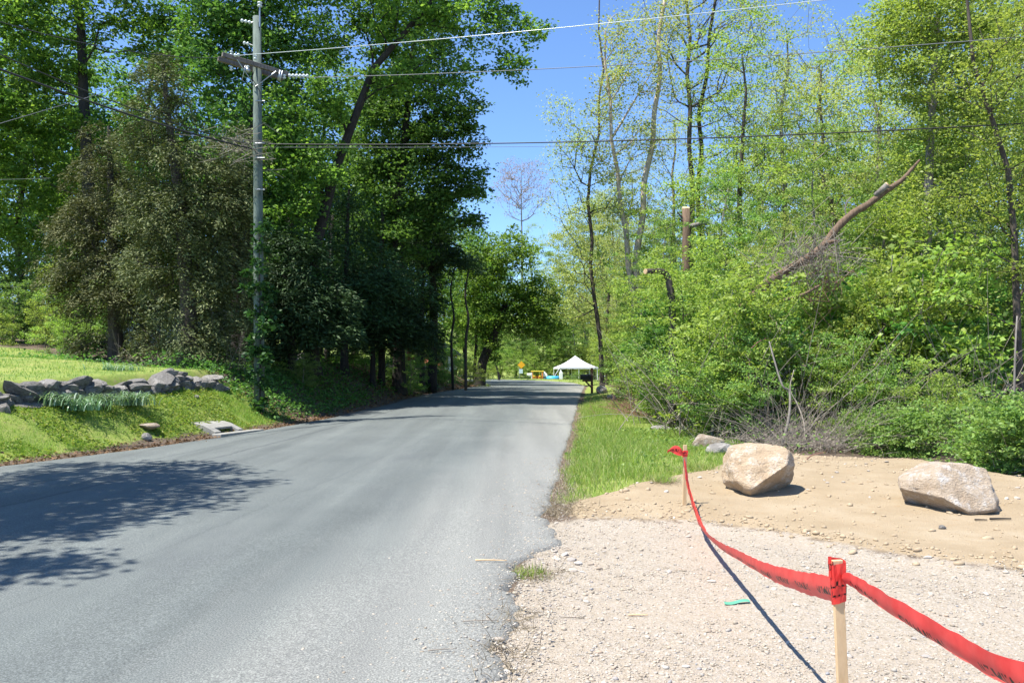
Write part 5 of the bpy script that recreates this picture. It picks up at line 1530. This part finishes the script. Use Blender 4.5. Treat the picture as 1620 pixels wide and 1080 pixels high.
leaf_stuff('pole_groundcover', 9000, -12, -4, 21.8, 33, lambda X, Y: sm(.3, .7, road_l(Y) - X) * (1 - sm(3.5, 5, road_l(Y) - X)) * sm(22.2, 23.2, Y) * (1 - sm(30, 33, Y)), .5, .09, 'maple_dark', 61)
leaf_stuff('bank_leaf_litter', 9000, -16, -1.5, 21, 62, lambda X, Y: sm(.0, .3, road_l(Y) - X) * sm(22, 24, Y) * np.exp(-((road_l(Y) - X) / 3) ** 2), .04, .09, 'litterleaf', 7)
leaf_stuff('verge_leaf_litter', 2600, -9, -4, 13, 26, lambda X, Y: np.exp(-((road_l(Y) - X - .15) / .3) ** 2), .03, .06, 'litterleaf', 8)
leaf_stuff('verge_weeds', 9000, -12, -5, 12, 24.5, lambda X, Y: grass_w(X, Y) * (X > road_l(Y) - 2.1) * (wob(X, Y, 1.6) > 0), .10, .05, 'verge', 9)
leaf_stuff('strip_weeds', 7000, .5, 6, 9, 26, lambda X, Y: grass_w(X, Y) * (wob(X + 2, Y, 1.8) > .1), .16, .055, 'shrub', 10)

def brush_twigs(name, n, pts, seed, m, lo, hi, r, spread, upb):
    """thin bent stems, too many to count"""
    rng = np.random.default_rng(seed)
    V = []; Fq = []
    base = 0
    for _ in range(n):
        px, Y, hz = pts[rng.integers(len(pts))]
        X = (px - 810) / F * Y + rng.normal() * spread; Y = Y + rng.normal() * spread * .7
        p = np.array([X, Y, float(H(X, Y)) + abs(rng.normal()) * hz * .3])
        d = rng.normal(size=3); d[2] = abs(d[2]) * .6 + upb; d = d / np.linalg.norm(d)
        L = rng.uniform(lo, hi); k = 5
        bend = rng.normal(size=3) * .5; bend[2] -= .5
        ring = []
        for i in range(k + 1):
            t = i / k
            c = p + d * L * t + bend * L * .35 * t * t
            rr = r * rng.uniform(.7, 1.3) * (1 - .75 * t)
            for a in range(3): ring.append(c + rr * np.array([math.cos(a * 2.094), math.sin(a * 2.094) * .7, math.sin(a * 2.094) * .7]))
        V += ring
        for i in range(k):
            for a in range(3): Fq.append((base + i * 3 + a, base + i * 3 + (a + 1) % 3, base + (i + 1) * 3 + (a + 1) % 3, base + (i + 1) * 3 + a))
        base += len(ring)
    Fq = np.array(Fq)
    me = mesh_np(name, np.array(V), Fq.ravel(), np.full(len(Fq), 4), m, True)
    return tag(obj(name, me), kind='stuff')
brush_twigs('bramble_stems', 850, [(1240, 15.4, .3), (1265, 15.3, .3), (1290, 15.3, .3), (1315, 15.3, .3), (1340, 15.6, .3), (1300, 15.9, .4), (1380, 15.6, .3), (1210, 16.5, .3), (1180, 17, .3), (1470, 15.5, .3), (1520, 15, .3)], 12, 'twig', .4, 1.6, .006, .45, .35)
brush_twigs('bramble_stems', 420, [(1010, 25.5, .2), (1030, 24.5, .2), (1050, 23.5, .2), (1000, 27, .2)], 13, 'twig_red', .5, 1.5, .009, .5, .1)
brush_twigs('tall_stems', 520, [(1130, 19, .6), (1200, 18, .6), (1250, 18, .8), (1300, 18, .6), (1400, 18, .6), (1480, 17.5, .6), (1560, 17, .6), (1610, 16, .6), (1090, 21, .6)], 14, 'twig', 1.4, 3.4, .012, .7, .9)
brush_twigs('cedar_understems', 260, [(230, 25.5, .2), (260, 25.5, .2), (290, 25.5, .2), (320, 25.5, .2), (350, 25, .2)], 15, 'twig', .5, 1.6, .008, .5, .7)
brush_twigs('fallen_straw', 700, [(885, 10.0, 0), (880, 9.6, 0), (892, 10.8, 0), (878, 9.3, 0), (895, 12, 0), (850, 6.6, 0), (845, 6.4, 0), (795, 5.2, 0), (790, 4.7, 0), (800, 5.4, 0), (775, 4.4, 0)], 16, 'straw', .05, .22, .0025, .10, .12)

def vine_stem(label, pts, r, m='twig'):
    P = smooth_path([at(*q) for q in pts], 6)
    q0 = P[0]; q0.z = float(H(q0.x, q0.y)) - .03
    o = MB().tube(P, list(np.linspace(r, r * .45, len(P))), 6).build('climbing_vine', m, None, smooth=True)
    tag(o, label, 'vine')
vine_stem('long pale curved vine stem rising behind the nearer boulder', [(1235, 712, 15.4), (1248, 660, 15.6), (1249, 620, 15.8), (1238, 610, 15.8), (1225, 570, 16), (1217, 540, 16.2)], .028, 'bark_grey')
vine_stem('thin tan vine stem right of the long curved one', [(1275, 712, 15.4), (1272, 670, 15.6), (1262, 640, 15.8), (1250, 615, 15.9), (1256, 585, 16)], .018, 'twig')
vine_stem('reddish arched stem left of the long curved vine', [(1185, 700, 17), (1186, 570, 17.2), (1195, 545, 17.4), (1212, 535, 17.5)], .02, 'twig_red')
vine_stem('thin pale pole-like stem between thicket and grass strip', [(1126, 690, 17.8), (1132, 640, 18), (1137, 600, 18.2)], .035, 'bark_grey')
vine_stem('leaning pale-barked log slanting up to the left out of the thicket', [(1312, 700, 18.0), (1288, 620, 18.3), (1262, 565, 18.5), (1236, 525, 18.6), (1214, 492, 18.8)], .085, 'bark_pale')
vine_stem('white weathered branch lying slanted in the thicket', [(1325, 655, 17.6), (1305, 625, 17.9), (1290, 612, 18), (1278, 603, 18.1)], .035, 'bark_pale')
vine_stem('upright pale sapling stem at the right edge above the bushes', [(1603, 700, 14.8), (1604, 650, 14.9), (1606, 560, 15), (1609, 500, 15.2)], .03, 'bark_grey')

# ------------------------------------------------------------------ grass
def blades(name, P, h, w, seed, m, lean=.45):
    rng = np.random.default_rng(seed)
    n = len(P)
    a = rng.uniform(0, 6.28, n)
    B = np.stack([np.cos(a), np.sin(a), np.zeros(n)], 1) * (w * rng.uniform(.6, 1.3, n))[:, None]
    l = rng.normal(size=(n, 3)) * lean; l[:, 2] = 1; l = unit(l)
    hh = (h * rng.uniform(.45, 1.25, n))[:, None]
    mid = P + l * hh * .55
    l2 = l + rng.normal(size=(n, 3)) * .35; l2[:, 2] -= .25
    tip = mid + unit(l2) * hh * .5
    V = np.stack([P - B, P + B, mid + B * .7, mid - B * .7, tip], 1)
    f = np.arange(n)[:, None] * 5
    quad = f + np.array([[0, 1, 2, 3]]); tri = f + np.array([[3, 2, 4]])
    flat = np.concatenate([quad, tri], 1).ravel()
    cnt = np.tile([4, 3], n)
    return tag(obj(name, mesh_np(name, V.reshape(-1, 3), flat, cnt, m)), kind='stuff')
rng = np.random.default_rng(2)
P = scatter(rng, 56000, -14, -5, 11, 24.8, lambda X, Y: grass_w(X, Y) * (road_l(Y) - X < 2.25) * (.55 + .45 * sm(-.2, .3, wob(X, Y, 2.3) + .5 * wob(X, Y, 7))))
blades('verge_grass', P, .04 + .09 * sm(-.2, .8, wob(P[:, 0], P[:, 1], 2.3)) * rng.uniform(0, 1, len(P)), .004, 1, 'verge')
P = scatter(rng, 26000, -22, -8, 13, 32, lambda X, Y: grass_w(X, Y) * (road_l(Y) - X > 2.5))
blades('lawn_grass', P, .06 + .02 * rng.uniform(0, 1, len(P)), .006, 2, 'lawn')
P = scatter(rng, 48000, .4, 7, 8.6, 36, lambda X, Y: grass_w(X, Y) * np.clip(1.25 - (Y - 9) / 24, .15, 1) * (.15 + .85 * sm(-.15, .35, wob(X, Y, 1.9) + .6 * wob(X, Y, 6.0))))
tall = .10 + .16 * np.exp(-((P[:, 0] - road_r(P[:, 1]) - .8) / .7) ** 2)
blades('strip_grass', P, tall * rng.uniform(.5, 1.2, len(P)), .0045, 3, 'grass')
P = scatter(rng, 9000, .0, 5, 9, 34, lambda X, Y: np.exp(-((X - road_r(Y) - .18) / .22) ** 2) * np.clip(1.3 - (Y - 9) / 22, .15, 1))
blades('edge_straw', P, np.full(len(P), .10), .0035, 9, 'straw', 2.2)
P = scatter(rng, 12000, -30, 30, 60, 150, lambda X, Y: grass_w(X, Y))
blades('yard_grass', P, np.full(len(P), .12), .03, 4, 'grass')
def tuft(label, px, py, rad, n, h, seed, m='grass'):
    rng = np.random.default_rng(seed)
    p = gp(px, py)
    r = empty('grass_tuft', (p.x, p.y, p.z)); tag(r, label, 'grass tuft')
    P = rng.normal(size=(n, 3)) * rad * .5; P[:, 2] = .005
    o = blades('blades', P, np.full(n, h), .0028, seed, m, .8); o.parent = r
    P = rng.normal(size=(n, 3)) * rad * .7; P[:, 2] = .005
    o = blades('dry_blades', P, np.full(n, h * .7), .0028, seed + 1, 'straw', 1.6); o.parent = r
tuft('small grass tuft growing between asphalt and gravel in the foreground', 840, 910, .13, 330, .085, 6)
tuft('leafy green tuft on the sand at the foot of the far stake', 1050, 762, .16, 320, .14, 7)
tuft('green tuft spilling onto the sand right of the far stake', 1105, 745, .3, 520, .2, 8)
def strap_clump(label, px, py, n, L, seed):
    rng = np.random.default_rng(seed)
    p = gp(px, py)
    V = []; Fq = []
    for i in range(n):
        a = rng.uniform(0, 6.28); b = np.array([rng.normal() * .24, rng.normal() * .16, 0])
        l = L * rng.uniform(.6, 1.2); w = .012 * rng.uniform(.7, 1.3)
        d = np.array([math.cos(a), math.sin(a), 0]); s = np.array([-d[1], d[0], 0])
        up = rng.uniform(.7, 1.1); k = 5; q = len(V)
        for j in range(k + 1):
            t = j / k
            c = b + d * l * (.15 * t + .55 * t * t) + np.array([0, 0, l * up * (t * 1.15 - .85 * t * t)])
            ww = w * (1 - t ** 2 * .9)
            V += [tuple(c - s * ww), tuple(c + s * ww)]
        Fq += [(q + 2 * j, q + 2 * j + 1, q + 2 * j + 3, q + 2 * j + 2) for j in range(k)]
    me = bpy.data.meshes.new('strap_leaf_plant'); me.from_pydata(V, [], Fq); me.materials.append(M['daylily'])
    o = obj('strap_leaf_plant', me, None, (p.x, p.y, p.z - .01)); tag(o, label, 'plant', 'strap-leaved clumps along the stone wall')
strap_clump('bluish strap-leaved clump under the left part of the stone wall', 82, 640, 190, .62, 1)
strap_clump('sprawling pale strap-leaved clump, lowest before the wall', 118, 648, 190, .6, 2)
strap_clump('strap-leaved clump in front of the dipped middle of the wall', 152, 640, 190, .62, 3)
strap_clump('large strap-leaved clump before the tumbled right end of the wall', 203, 640, 240, .72, 4)
strap_clump('strap-leaved clump growing on top behind the wall', 186, 586, 90, .5, 5)

# far low hedge behind the tent
for px, Y, s_ in [(795, 139, 1.1), (815, 137, 1.0), (835, 139, 1.2), (856, 141, 1.3), (876, 142, 1.2), (897, 143, 1.3), (918, 142, 1.3), (940, 141, 1.3), (965, 138, 1.3), (775, 137, 1.2), (750, 132, 1.3)]:
    plant(sh, 2, px, Y, s_ * 1.25, 'tall spring-green shrub in the hedge behind the white tent', 'shrubs of the hedge behind the white tent')

# ------------------------------------------------------------------ labels: look-alikes are told apart by their order from the left
WORD = ['leftmost', 'second', 'third', 'fourth', 'fifth', 'sixth', 'seventh', 'eighth', 'ninth', 'tenth', 'eleventh', 'twelfth', 'thirteenth']
same = {}
for o in COL.objects:
    if o.parent is None and 'label' in o: same.setdefault(o['label'], []).append(o)
for lab, os_ in same.items():
    if len(os_) > 1:
        os_.sort(key=lambda o: o.location.x / max(o.location.y, .1))
        for i_, o in enumerate(os_):
            o['label'] = lab + (', leftmost' if i_ == 0 else ', rightmost' if i_ == len(os_) - 1 else f', {WORD[min(i_, 12)]} from left')
